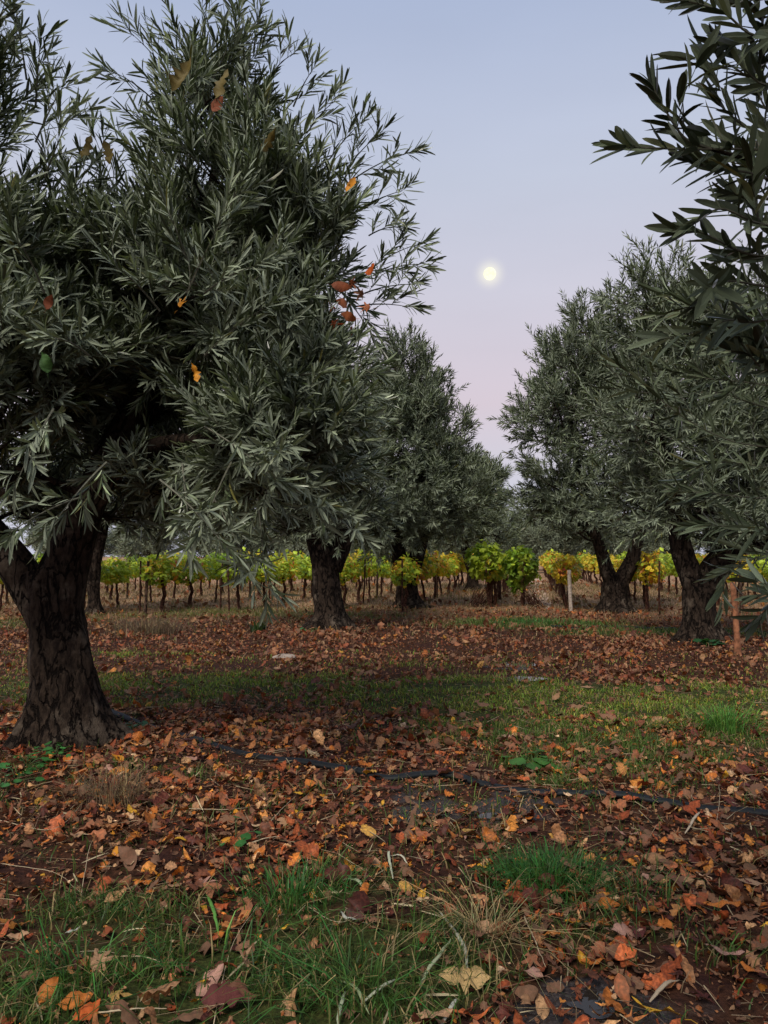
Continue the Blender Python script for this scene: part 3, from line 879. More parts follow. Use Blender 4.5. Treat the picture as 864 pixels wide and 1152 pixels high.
# ---- the olive tree standing just right of the camera, whose branches reach into view
def extraR(ca, ta, rng, skel):
    # (points right to left, distance, leaf length, leaf width)
    A = [([(905, 175), (850, 168), (780, 168), (720, 166), (697, 165)], 1.3, .080, .0155),
         ([(800, 168), (770, 155), (745, 118), (733, 95)], 1.3, .07, .0145),
         ([(905, 30), (850, 40), (815, 15), (780, 3), (755, 0)], 1.35, .085, .0158),
         ([(905, 90), (860, 95), (835, 75), (810, 50)], 1.4, .08, .0158),
         ([(900, 150), (850, 148), (820, 128), (805, 112)], 1.35, .075, .012),
         ([(905, 215), (845, 195), (805, 190), (770, 180)], 1.35, .075, .0155),
         ([(900, 260), (850, 250), (810, 235), (775, 255)], 1.3, .08, .0155),
         ([(900, 290), (840, 285), (790, 262), (765, 262)], 1.35, .08, .0158),
         ([(900, 330), (850, 320), (810, 318), (785, 345)], 1.4, .08, .0158),
         ([(900, 350), (850, 362), (820, 360), (790, 372)], 1.45, .08, .0158),
         ([(905, 120), (870, 130), (850, 100), (840, 80)], 1.5, .08, .0158),
         ([(905, -20), (860, -10), (835, -20), (800, -10)], 1.45, .08, .0158),
         ([(905, 400), (870, 395), (840, 400), (805, 385)], 1.6, .08, .0158),
         ([(905, 240), (870, 230), (850, 200), (838, 175)], 1.5, .075, .012),
         ([(905, 60), (880, 55), (860, 30), (850, 5)], 1.5, .08, .0158),
         ([(905, 200), (880, 190), (865, 150), (855, 130)], 1.45, .07, .015),
         ([(905, 275), (870, 270), (840, 225), (815, 215)], 1.4, .07, .015), ([(905, 420), (860, 415), (830, 380), (810, 350)], 1.6, .07, .015),
         ([(905, 140), (880, 160), (850, 215), (830, 225)], 1.5, .07, .015), ([(905, -10), (880, 0), (865, 60), (855, 85)], 1.5, .07, .015),
         # paler, farther sprays
         ([(905, 505), (830, 498), (770, 470), (715, 425), (672, 395)], 2.3, .082, .0115),
         ([(905, 440), (840, 430), (790, 425), (735, 412)], 2.4, .082, .0115),
         ([(905, 470), (850, 455), (800, 440), (750, 450)], 2.5, .082, .0115),
         ([(905, 560), (850, 560), (800, 555), (760, 552)], 2.3, .082, .0115),
         ([(905, 600), (860, 595), (810, 592), (770, 592)], 2.2, .088, .0118),
         ([(905, 530), (860, 525), (810, 520), (765, 530)], 2.5, .082, .0115),
         ([(905, 625), (870, 622), (835, 635), (800, 652)], 2.3, .085, .0115),
         ([(905, 390), (860, 385), (820, 395), (770, 380)], 2.4, .10, .014),
         ([(905, 345), (850, 340), (800, 350), (750, 330)], 2.6, .10, .014),
         ([(905, 655), (880, 668), (860, 688), (848, 700)], 1.9, .07, .0158),
         ([(905, 680), (880, 672), (862, 668), (850, 672)], 1.8, .07, .013)]
    boughs = []
    for by_, bx_, zz_ in ((1.75, 1.45, 2.75), (1.8, 1.5, 2.3), (1.9, 1.55, 1.95), (2.6, 1.95, 2.05), (2.6, 1.9, 1.65)):
        e_ = np.array([bx_, by_, zz_]); m_ = np.array([2.4, 2.5, zz_ * .55 + .95]); s_0 = np.array([2.9, 2.9, 1.9])
        bz_ = bezier(s_0, m_ + rng.normal(0, .08, 3), e_, 14) + np.cumsum(rng.normal(0, .012, (14, 3)), 0) * np.linspace(1, 0, 14)[:, None]
        tube(ta, bz_, np.linspace(.045, .012, 14), 7, None, 0, cap=False)
        boughs.append(bz_[-1])
        ii_ = rng.integers(5, 14, 26)
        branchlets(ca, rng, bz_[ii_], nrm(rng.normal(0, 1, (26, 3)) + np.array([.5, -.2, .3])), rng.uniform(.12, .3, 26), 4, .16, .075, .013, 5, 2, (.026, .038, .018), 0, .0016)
    boughs = np.array(boughs)
    for pts, Y, ll, lw in A:
        pp = [P(x, y, Y + (x - 700) * .0006) for x, y in pts]
        path = smooth_path(pp, 24)
        d0 = pp[0] - pp[1]
        st = boughs[np.argmin(np.linalg.norm(boughs - pp[0], axis=1))]
        back = bezier(st, (st + pp[0]) / 2 + nrm(d0) * .06 + rng.normal(0, .03, 3), pp[0], 8)
        tube(ta, back, np.linspace(.008, .0032, 8), 5, None, 0, cap=False)
        nb_ = 4
        twig_leaves(ca, rng, back[rng.integers(0, 7, nb_)], nrm(rng.normal(0, 1, (nb_, 3)) - nrm(d0) * .5), np.full(nb_, ll * 1.8), ll, lw, 4, 2, (.026, .038, .018), .08, .0014)
        tube(ca, path, np.linspace(.0030, .0012, 24), 5, (.12, .085, .06), 1, cap=False)
        L = np.sum(np.linalg.norm(np.diff(path, axis=0), axis=1))
        # leaves straight on the shoot in pairs
        k = max(4, int(L / (ll * .27)))
        B_, T_, N_, Ls, Ws = [], [], [], [], []
        roll = rng.random() * 3
        for s_ in range(k + 1):
            f = min(.999, (s_ + .2) / k)
            ii = int(f * 23); p = path[ii]
            tan = nrm(path[min(23, ii + 1)] - path[max(0, ii - 1)])
            S_, U_ = frame_of(tan[None]); S_, U_ = S_[0], U_[0]
            for side in (0, 1):
                an = roll + (s_ % 2) * 1.3 + side * math.pi + rng.normal(0, .35)
                R_ = S_ * math.cos(an) + U_ * math.sin(an)
                op = math.radians(58 - 38 * f) + rng.normal(0, .18)
                if s_ == k: op = .15
                T_.append(tan * math.cos(op) + R_ * math.sin(op) + np.array([0, 0, .08])); N_.append(tan * math.sin(op) - R_ * math.cos(op) + np.array([0, 0, .3]) + rng.normal(0, .2, 3))
                B_.append(p); sz = rng.uniform(.75, 1.15) * (1 - .3 * (f > .93)); Ls.append(ll * sz); Ws.append(lw * sz)
        n = len(B_)
        leaves(ca, np.array(B_), np.array(T_), np.array(N_), np.array(Ls), np.array(Ws), olive_cols(rng, n, (.026, .038, .018) if Y < 2 else (.05, .07, .032), .2), 3, rng.normal(.08, .1, n))  # near sprays coloured darker, to stand as silhouettes against the sky
        # a few side shoots
        kk = 1 if Y < 2 else 3
        ii = rng.integers(2, 20, kk)
        tan = nrm(path[ii + 1] - path[ii])
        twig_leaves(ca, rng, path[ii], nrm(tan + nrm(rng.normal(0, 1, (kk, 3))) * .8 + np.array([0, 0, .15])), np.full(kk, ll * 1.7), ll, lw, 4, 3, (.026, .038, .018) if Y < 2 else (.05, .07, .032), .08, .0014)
bR = np.array([2.9, 2.9, GZ(2.9, 2.9)])
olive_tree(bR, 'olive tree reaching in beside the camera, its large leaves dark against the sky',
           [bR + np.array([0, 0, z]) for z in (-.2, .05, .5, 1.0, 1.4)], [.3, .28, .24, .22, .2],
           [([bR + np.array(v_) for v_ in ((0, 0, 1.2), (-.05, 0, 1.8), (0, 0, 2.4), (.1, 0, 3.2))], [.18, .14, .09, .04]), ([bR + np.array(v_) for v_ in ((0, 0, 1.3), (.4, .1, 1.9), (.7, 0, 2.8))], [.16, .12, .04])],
           [(bR + np.array([.5, -.3, 2.6]), (.9, 1.1, .9)), (bR + np.array([.7, -.8, 1.9]), (.9, .9, .7)), (np.array([.5, -.1, 3.6]), (1.5, 1.1, .6)), (np.array([1.9, .2, 3.6]), (1.2, 1.2, .7))], 330, (.10, .015), .24, 6, 1, 400, leafm=M_OLIVE_SHADED, extra=extraR, nseg=30, al=(.3, .55))  # last two lobes: unseen overhead foliage added to shade sprays and foreground
print('trees done')

# ------------------------------------------------------------------ vineyard
VROW = np.array([math.sin(math.atan((598 - 432) / F)), math.cos(math.atan((598 - 432) / F)), 0])
VSIDE = np.array([VROW[1], -VROW[0], 0])
PAL = dict(g=(.17, .29, .03), l=(.34, .44, .035), y=(.58, .43, .03), o=(.50, .18, .02), r=(.20, .035, .02), b=(.13, .05, .03))
def vine_leafset(acc, rng, n, size, palette, halfw, halfl, z0, z1):
    u = nrm(rng.normal(0, 1, (n, 3))) * (rng.random((n, 1)) ** .4)
    # clumps along the row make an uneven top
    y = u[:, 0] * halfl; x = u[:, 1] * halfw
    top = z1 + .16 * (fbm(np.stack([y * 3 + 50 * rng.random(), x, 0 * x], -1), 2, 71) - .5) * 2
    z = (z0 + top) / 2 + u[:, 2] * (top - z0) / 2
    C = np.stack([x, y, z], -1)
    names, wts = zip(*palette)
    wts = np.array(wts) / sum(wts)
    cl = fbm(C * 2.6 + 31 * rng.random(), 2, 77)
    rank = np.clip(cl * 1.6 - .3 + rng.normal(0, .16, n) - (z - z0) / (z1 - z0) * .12, 0, .999)
    cidx = np.searchsorted(np.cumsum(wts), rank); cidx = np.clip(cidx, 0, len(wts) - 1)
    col = np.array([PAL[names[k]] for k in cidx]) * np.exp(rng.normal(0, .22, (n, 1)))
    nn = nrm(np.stack([x / halfw, y / halfl * .3, (z - z0) / (z1 - z0) + .1], -1) + rng.normal(0, .55, (n, 3)))
    dn = nrm(np.cross(nn, rng.normal(0, 1, (n, 3))) + np.array([0, 0, -.5]))
    S = nrm(np.cross(nn, dn)); dn = np.cross(S, nn)
    sz = size * rng.uniform(.6, 1.25, n)[:, None]
    # lobed vine leaf: seven rim points about a raised centre
    rim = [(-.05, 0), (.15, -.52), (.55, -.60), (.62, -.28), (1.0, 0), (.62, .28), (.55, .60), (.15, .52)]
    vs_ = [C + dn * sz * .4 + nn * sz * .1]
    for f, s_ in rim:
        vs_.append(C + dn * sz * f + S * sz * s_ + nn * sz * rng.normal(0, .06, (n, 1)))
    V = np.stack(vs_, 1)
    tr = np.array([[0, k + 1, (k + 1) % 8 + 1] for k in range(8)])
    acc.add(V.reshape(-1, 3), None, (np.arange(n)[:, None, None] * 9 + tr[None]).reshape(-1, 3), np.repeat(col, 9, axis=0), 0)

def make_vine(kind, palette, nleaf=300, size=.10, hw=.34, hl=.9, z0=.64, z1=1.38, trunks=1, seed=0):
    rng = np.random.default_rng(seed)
    root = empty('grapevine', (0, 0, 0), kind, 'grapevine', 'grapevines trained in rows')
    ta = Acc()
    for k in range(trunks):
        o_ = rng.normal(0, .12, 2) if trunks > 1 else np.zeros(2)
        zs = np.linspace(-.05, .82, 8)
        path = np.stack([o_[0] + np.cumsum(rng.normal(0, .022, 8)), o_[1] + np.cumsum(rng.normal(0, .035, 8)), zs], -1)
        tube(ta, smooth_path(path, 18), np.linspace(.045, .027, 18), 8, None, 0, bark_disp(seed + k, .3, .25, 0, .2, 3))
        for sg in (-1, 1):
            arm = np.array([path[-1], path[-1] + [0, sg * .25, .08], path[-1] + [0, sg * .7, .06 + rng.normal(0, .03)]])
            tube(ta, smooth_path(arm, 8), np.linspace(.027, .012, 8), 6)
            for c_ in range(4):
                s0 = arm[0] + (arm[2] - arm[0]) * (c_ + .6) / 4
                tube(ta, smooth_path([s0, s0 + [rng.normal(0, .08), 0, .25], s0 + [rng.normal(0, .2), rng.normal(0, .1), .45]], 6), np.linspace(.007, .003, 6), 4, cap=False)
    for c_ in range(5):   # hanging canes
        y = rng.uniform(-hl, hl); x = rng.normal(0, hw * .5)
        tube(ta, smooth_path([[x, y, .85], [x + rng.normal(0, .1), y, .6], [x + rng.normal(0, .15), y + rng.normal(0, .1), rng.uniform(.25, .5)]], 6), np.linspace(.005, .002, 6), 4, cap=False)
    ta.build('trunk', M_VBARK, root)
    la = Acc()
    vine_leafset(la, rng, nleaf, size, palette, hw, hl, z0, z1)
    la.build('foliage', M_VINE, root, smooth=False)
    return root

kinds = [('yellow green', [('g', .25), ('l', .45), ('y', .25), ('o', .05)]), ('green', [('g', .5), ('l', .4), ('y', .1)]),
         ('golden yellow', [('l', .25), ('y', .5), ('o', .2), ('r', .05)]), ('orange tinged', [('g', .1), ('l', .2), ('y', .35), ('o', .25), ('r', .1)]),
         ('lime green', [('g', .2), ('l', .65), ('y', .15)])]
src = [make_vine(k, p, 420, .105, seed=500 + i) for i, (k, p) in enumerate(kinds)]
src_far = [make_vine(k, p, 170, .16, seed=520 + i) for i, (k, p) in enumerate(kinds)]
first = set()
rowang = -math.atan((598 - 432) / F)
rg = np.random.default_rng(55)
ORD = ['first', 'second', 'third', 'fourth', 'fifth', 'sixth', 'seventh', 'eighth', 'ninth', 'tenth', 'eleventh', 'twelfth', 'thirteenth', 'fourteenth', 'fifteenth', 'sixteenth', 'seventeenth', 'eighteenth', 'nineteenth', 'twentieth']
rows = [(550, 'row behind the central clump', 19.3, 16), (461, 'first row left of the central clump', 18.2, 19), (372, 'second row left of the central clump', 18.4, 18), (283, 'third row left of the central clump', 17.9, 17),
        (194, 'fourth row left of the central clump', 18.0, 15), (105, 'fifth row left of the central clump', 18.2, 12), (16, 'sixth row left of the central clump', 18.1, 9), (-73, 'seventh row left of the central clump', 18, 7),
        (640, 'first row right of the path', 18.7, 19), (729, 'second row right of the path', 17.8, 17), (818, 'third row right of the path', 18.2, 14), (907, 'fourth row right of the path', 18, 10), (996, 'fifth row right of the path', 18, 7)]
post_src = {}
def make_post(kind):
    root_acc = Acc()
    col = {'wood': M_POST, 'pale': PALE, 'metal': M_VBARK}[kind]
    r = {'wood': .035, 'pale': .045, 'metal': .022}[kind]
    z = np.linspace(-.1, 1.25 if kind != 'pale' else 1.0, 14)
    tube(root_acc, np.stack([.008 * np.sin(z * 3), .006 * np.cos(z * 4), z], -1), np.full(14, r), 9, None, 0, bark_disp(5, .12, .0, 0, .2, 3))
    return root_acc.build('vine_post', col, smooth=True)
PALE = plain('weathered_post', (.36, .30, .25), 0.85, .2, .5, 25, .3)
def put_post(p, kind, label):
    if kind not in post_src:
        o = post_src[kind] = make_post(kind)
    else:
        o = post_src[kind].copy(); COL.objects.link(o)
    o.location = p; o.rotation_euler = (rg.normal(0, .03), rg.normal(0, .03), rg.random() * 6)
    tag(o, label, 'post', 'posts of the vine rows')
for ri, (px, rn, Y0, nv) in enumerate(rows):
    s0 = np.array([(px - W0 / 2) / F * 18.5, 18.5, 0]) + VROW * (Y0 - 18.5)
    bias = fbm(np.array([[ri * 3.3, 1.5, 0]]), 1, 9)[0]
    for k in range(nv):
        d = k * (1.55 + .02 * k)
        p = s0 + VROW * d + VSIDE * rg.normal(0, .05)
        ki = int(np.clip(fbm(np.array([[ri * 1.9, k * .45, 4]]), 2, 15)[0] * 9 - 2 + rg.normal(0, .6), 0, 4))
        ki = ([4, 0, 1, 0, 4] if ri < 8 and ri != 1 else [0, 2, 4, 3, 2])[ki]
        if ri == 8: ki = [2, 3, 2, 2, 0][k % 5]
        if ri == 1 : ki = [0, 3, 2, 3, 2][k % 5]
        pool = src if k < 6 else src_far
        key = (k < 6, ki)
        o = pool[ki] if key not in first else copy_tree(pool[ki])
        first.add(key)
        o.location = (p[0], p[1], GZ(p[0], p[1]) - .01)
        s_ = rg.uniform(.93, 1.08); o.scale = (s_ * rg.uniform(.8, 1.25), s_ * rg.uniform(.85, 1.05), rg.uniform(.9, 1.1))
        o.rotation_euler = (0, 0, rowang + (math.pi if rg.random() < .5 else 0) + rg.normal(0, .05))
        o['label'] = f"{kinds[ki][0]} grapevine, {ORD[k]} along the {rn}"
    for k, kk in enumerate([0, 4, 8, 12]):
        if kk >= nv: break
        d = kk * (1.55 + .02 * kk) - .75
        p = s0 + VROW * d
        p[2] = GZ(p[0], p[1])
        kind = 'pale' if (ri == 8 and k == 0) else ('metal' if ri % 2 else 'wood')
        if ri == 0 and k == 0: continue
        put_post(p, kind, f"{'short pale weathered' if kind == 'pale' else 'thin dark' if kind == 'metal' else 'brown wooden'} {'end post' if k == 0 else 'post'}, {ORD[k]} along the {rn}")
for i in range(5):
    for pool, fl in ((src, True), (src_far, False)):
        if (fl, i) not in first:
            for c in list(pool[i].children): bpy.data.objects.remove(c)
            bpy.data.objects.remove(pool[i])
# single vine stakes seen between the near trunks
for px, py, lab in [(157, 690, 'thin dark stake standing alone just right of the slim young olive'), (248, 688, 'thin brown stake under the hanging shoot of the great olive'), (303, 678, 'thin brown stake midway between the hanging shoot and the straight olive trunk'),
                    (409, 680, 'dark stake just right of the straight thick olive trunk'), (727, 689, 'dark brown stake between the V shaped trunk and the sturdy forked olive')]:
    put_post(GP(px, py), 'metal', lab)

# the clump of two big vines at the head of the central row
def big_vine(px, py, label, palette, nleaf, hw, hl, z0, z1, seed, trunks, size=.135, low=None):
    o = make_vine(label, palette, nleaf, size, hw, hl, z0, z1, trunks, seed)
    if low:
        la = Acc()
        for (x, z, n_) in low:
            sub = Acc(); vine_leafset(sub, np.random.default_rng(seed + 5), n_, size, palette, .22, .25, z - .28, z + .28)
            v = np.concatenate(sub.v) + np.array([x, 0, 0]); la.add(v, None, np.concatenate(sub.t), np.concatenate(sub.c))
        la.build('hanging_foliage', M_VINE, o, smooth=False)
    g = GP(px, py)
    o.location = g; o.rotation_euler = (0, 0, rowang)
    o['group'] = 'two big vines at the head of the central row'
    return o
big_vine(546, 684, 'big yellow green grapevine with several thick red brown stems, left of the pair', [('g', .15), ('l', .7), ('y', .15)], 560, .50, .6, .70, 1.74, 601, 4)
big_vine(586, 683, 'big darker green grapevine drooping low beside the path, right of the pair', [('g', .45), ('l', .5), ('y', .05)], 560, .44, .6, .66, 1.64, 602, 3, low=[(-.1, .62, 130), (.28, .85, 60)])
# dry cane bundle at the foot of the clump
for px, lab in [(533, 'heap of dry red brown canes at the left foot of the yellow green vine'), (604, 'heap of dry red brown canes under the dark green vine by the path')]:
    a = Acc(); rgc = np.random.default_rng(px)
    c = GP(px, 684)
    for k in range(46):
        th_ = rgc.random() * 6.28; L = rgc.uniform(.3, .75); s0 = np.array([rgc.normal(0, .12), rgc.normal(0, .15), .0])
        e = s0 + np.array([math.cos(th_) * .3 * L + (.25 if px < 570 else -.2), math.sin(th_) * .3 * L, L * .8])
        tube(a, smooth_path([s0, (s0 + e) / 2 + rgc.normal(0, .06, 3), e], 6) + c, np.linspace(.009, .004, 6), 4, cap=False)
    tag(a.build('cane_bundle', M_VBARK, loc=c), lab, 'cane bundle')

# stake beside the sturdy olive
a = Acc(); g = GP(830, 738); Yg = g[1]
tube(a, smooth_path([g + [0, 0, -.1], g + [0, 0, .12], P(828, 700, Yg), P(824, 655, Yg)], 16), np.linspace(.05, .036, 16), 10, None, 0, bark_disp(8, .15, .3, g[2], .2, 3))
tag(a.build('wooden_stake', plain('orange_wood', (.24, .10, .05), .8, .2, .6, 14, .5), loc=g), 'leaning orange brown wooden stake beside the sturdy forked olive', 'stake')

# ------------------------------------------------------------------ hoses
def hose(pts, label, w, seed, dip=.02):
    rgh = np.random.default_rng(seed)
    gp = np.array([GP(x, y) for x, y in pts])
    path = smooth_path(gp, 110)
    path[:, 2] = ground_z(path[:, 0], path[:, 1]) + w * .35 + dip * (fbm(np.stack([path[:, 0] * 2.2, path[:, 1], 0 * path[:, 0]], -1), 3, seed) * 2 - 1.0)
    path[:, 1] += .02 * np.sin(path[:, 0] * 7)
    a = Acc()
    tube(a, path, w * (1 + .25 * (fbm(path * 5, 2, seed) - .5)), 12, None, 0, flat=.62)
    tag(a.build('irrigation_hose', M_HOSE, loc=gp[0]), label, 'hose')
hose([(120, 808), (165, 818), (235, 835), (290, 848), (350, 855), (400, 861), (440, 870), (500, 868), (560, 878), (620, 887), (700, 893), (760, 900), (864, 912), (960, 925)], 'black irrigation hose half buried in leaves, running from the great olive trunk', .033, 3, .034)
hose([(620, 707), (655, 709), (680, 705), (740, 706), (800, 708), (864, 713), (950, 716)], 'dark pipe lying on the green strip in front of the two right hand trunks', .045, 5, .03)

# ------------------------------------------------------------------ leaf litter
DEADC = np.array([(.42, .13, .022), (.52, .20, .035), (.24, .055, .018), (.34, .16, .07), (.50, .28, .13), (.08, .022, .014), (.58, .31, .03), (.13, .045, .022), (.32, .08, .025), (.58, .38, .22)])
DEADW = np.array([.10, .045, .20, .08, .05, .24, .015, .24, .11, .015])
def template(kind, rng):
    """unit-length dead leaf, lying in XY along +X, curled; returns verts, tris, shade"""
    if kind == 'lobed':
        n = 36; th = np.linspace(-math.pi, math.pi, n, endpoint=False)
        lob = [(0, 1.0), (.85, .82), (-.85, .82), (1.75, .55), (-1.75, .55)]
        r = np.full(n, .27)
        for a_, h_ in lob:
            r = np.maximum(r, h_ * np.exp(-((((th - a_ + math.pi) % (2 * math.pi)) - math.pi) / .23) ** 2))
        r = r * (1 + .14 * np.sign(np.sin(th * 13)) * (r > .35)) * rng.uniform(.9, 1.1, n) * .58
        rim = np.stack([.36 + r * np.cos(th), r * np.sin(th)], -1)
        mid = np.stack([.36 + .5 * r * np.cos(th), .5 * r * np.sin(th)], -1)
        v2 = np.concatenate([[[.36, 0]], mid, rim])
        i_ = np.arange(n); j_ = (i_ + 1) % n
        tr = np.concatenate([np.stack([0 * i_, 1 + i_, 1 + j_], -1), np.stack([1 + i_, 1 + n + i_, 1 + n + j_], -1), np.stack([1 + i_, 1 + n + j_, 1 + j_], -1)])
        sh = np.concatenate([[.8], 1.0 - .12 * (np.cos(th * 5) > .6), rng.uniform(.75, 1.1, n)])
    else:
        n = 11
        t_ = np.linspace(0, 1, n)
        if kind == 'oval': w = .27 * np.sin(math.pi * t_ ** .85) ** .8
        elif kind == 'slim': w = .11 * np.sin(math.pi * t_) ** .8
        elif kind == 'oak': w = .30 * np.sin(math.pi * t_ ** .8) ** .6 * (1 + .45 * np.cos(t_ * math.pi * 8))
        elif kind == 'scrap': w = .33 * np.sin(math.pi * t_) ** .4 * rng.uniform(.6, 1.3, n)
        w = w * rng.uniform(.92, 1.08, n); w[0] = w[-1] = .008
        yc = .06 * np.sin(t_ * 3) * rng.normal(0, 1)
        v2 = np.concatenate([np.stack([t_, yc - w], -1), np.stack([t_, yc], -1), np.stack([t_, yc + w * rng.uniform(.8, 1.1)], -1)])
        i_ = np.arange(n - 1); tr = []
        for a_ in (0, n):
            tr += [np.stack([a_ + i_, a_ + i_ + 1, a_ + n + i_ + 1], -1), np.stack([a_ + i_, a_ + n + i_ + 1, a_ + n + i_], -1)]
        tr = np.concatenate(tr)
        sh = np.concatenate([rng.uniform(.75, 1.05, n), np.full(n, 1.25), rng.uniform(.75, 1.05, n)])
    x, y = v2[:, 0], v2[:, 1]
    c1, c2, c3 = rng.normal(.25, .35), rng.normal(0, .9), rng.normal(0, .5)
    ax = rng.normal(0, .5); yy = y * math.cos(ax) + (x - .5) * math.sin(ax)
    z = c1 * (x - .5) ** 2 + c2 * yy ** 2 + c3 * (x - .5) * y + .035 * np.sin(x * 9 + rng.random() * 6) + .03 * rng.normal(0, 1, len(x)) * (np.abs(y) > .02)
    v = np.stack([x - .5, y, z - np.percentile(z, 15)], -1)
    return v, tr, sh
rgL = np.random.default_rng(88)
KINDS = ['lobed', 'oval', 'slim', 'oak', 'scrap']
TEMPL = {k: [template(k, rgL) for _ in range(6)] for k in KINDS}

def litter(acc, rng, X, Y, size, kindw=(.12, .34, .16, .13, .25), tilt=.3, lift=.02, dull=0.0):
    n = len(X)
    Z = ground_z(X, Y) + rng.random(n) ** 2 * lift + .003
    kk = rng.choice(5, n, p=np.array(kindw) / sum(kindw)); tt = rng.integers(0, 6, n)
    cl = fbm(p3(X, Y) * 1.3, 2, 90)
    ci = rng.choice(len(DEADC), n, p=DEADW / DEADW.sum())
    col = DEADC[ci] * np.exp(rng.normal(0, .25, (n, 1)))
    col = col * (1 - dull) + np.array([.16, .062, .034]) * dull
    yaw = rng.random(n) * 6.283; a1 = rng.normal(0, tilt, n); a2 = rng.normal(0, tilt, n)
    flip = rng.random(n) < .45
    for k in range(5):
        for t_ in range(6):
            s = (kk == k) & (tt == t_)
            if not s.any(): continue
            v, tr, sh = TEMPL[KINDS[k]][t_]
            m_ = s.sum()
            ex = np.stack([np.cos(yaw[s]) * np.cos(a1[s]), np.sin(yaw[s]) * np.cos(a1[s]), np.sin(a1[s])], -1)
            up = nrm(np.stack([rng.normal(0, tilt, m_), rng.normal(0, tilt, m_), np.ones(m_)], -1))
            up[flip[s]] *= 1
            ey = nrm(np.cross(up, ex)); ez = np.cross(ex, ey)
            fl = np.where(flip[s], -1.0, 1.0)[:, None]
            ey = ey * fl
            zz = v[:, 2]
            sc = (size[s] * (1.25 if KINDS[k] in ('slim',) else 1.0))[:, None, None]
            V = np.stack([X[s], Y[s], Z[s]], -1)[:, None] + sc * (v[None, :, 0:1] * ex[:, None] + v[None, :, 1:2] * ey[:, None] + zz[None, :, None] * np.abs(ez[:, None]) * np.sign(ez[:, None]))
            low = V[:, :, 2].min(1) - ground_z(X[s], Y[s])
            V[:, :, 2] += np.maximum(0, .002 - low)[:, None] * .7
            C = col[s][:, None] * sh[None, :, None]
            acc.add(V.reshape(-1, 3), None, (np.arange(m_)[:, None, None] * len(v) + tr[None]).reshape(-1, 3), C.reshape(-1, 3))

def sample_ground(rng, n, y0, y1, dens, spread=.62, power=1.0):
    """points in a wedge in front of the camera, thinned by a density function"""
    y = np.sqrt(rng.random(n) * (y1 ** 2 - y0 ** 2) + y0 ** 2)
    x = (rng.random(n) * 2 - 1) * (spread * y + .8)
    k = rng.random(n) < dens(x, y)
    return x[k], y[k]
def d_litter(x, y):
    g = grass_mask(x, y); w = wet_mask(x, y)
    cl = fbm(p3(x, y) * 1.8, 3, 97)
    return np.clip((1.0 - .62 * g) * (1 - .6 * w) * (2.7 * cl - .68), .06, 1)
a = Acc()
X, Y = sample_ground(rgL, 22000, 1.7, 6.4, d_litter)
litter(a, rgL, X, Y, np.clip(rgL.lognormal(math.log(.047), .45, len(X)), .015, .13), lift=.035, tilt=.42)
X, Y = sample_ground(rgL, 34000, 1.7, 7.5, lambda x, y: np.clip((1 - .5 * grass_mask(x, y)) * (1 - .5 * wet_mask(x, y)), .1, 1))
litter(a, rgL, X, Y, rgL.uniform(.008, .026, len(X)), kindw=(0, .15, .25, .0, .6), tilt=.5, lift=.012, dull=.35)
X, Y = sample_ground(rgL, 30000, 7.5, 20, lambda x, y: np.clip(1 - .7 * grass_mask(x, y), .1, 1))
litter(a, rgL, X, Y, rgL.uniform(.015, .045, len(X)), kindw=(0, .15, .25, .0, .6), tilt=.6, lift=.02, dull=.5)
X, Y = sample_ground(rgL, 26000, 6.2, 12.5, lambda x, y: d_litter(x, y) * np.clip(2.2 * fbm(p3(x, y) * 1.1, 3, 140) - .35, .1, 1))
litter(a, rgL, X, Y, np.clip(rgL.lognormal(math.log(.055), .42, len(X)), .02, .15), tilt=.6, lift=.05, dull=.45)
X, Y = sample_ground(rgL, 24000, 12.5, 19, lambda x, y: d_litter(x, y) * np.clip(1.4 - (y - 12.5) / 6, .15, 1) * np.clip(2.4 * fbm(p3(x, y) * .8, 3, 140) - .4, .1, 1))
litter(a, rgL, X, Y, np.clip(rgL.lognormal(math.log(.075), .35, len(X)), .03, .2), tilt=.6, lift=.05, kindw=(.05, .4, .1, .05, .4), dull=.45)
X, Y = sample_ground(rgL, 9000, 19, 40, lambda x, y: np.clip(1.6 * fbm(p3(x, y) * .8, 3, 140) - .3, .1, 1))
litter(a, rgL, X, Y, np.clip(rgL.lognormal(math.log(.13), .3, len(X)), .05, .3), tilt=.6, lift=.05, kindw=(.05, .4, .1, .05, .4), dull=.2)
tag(a.build('leaf_litter', M_DEAD, smooth=True), 'brown and orange dead leaves covering the orchard floor', 'leaf litter', kind='stuff')

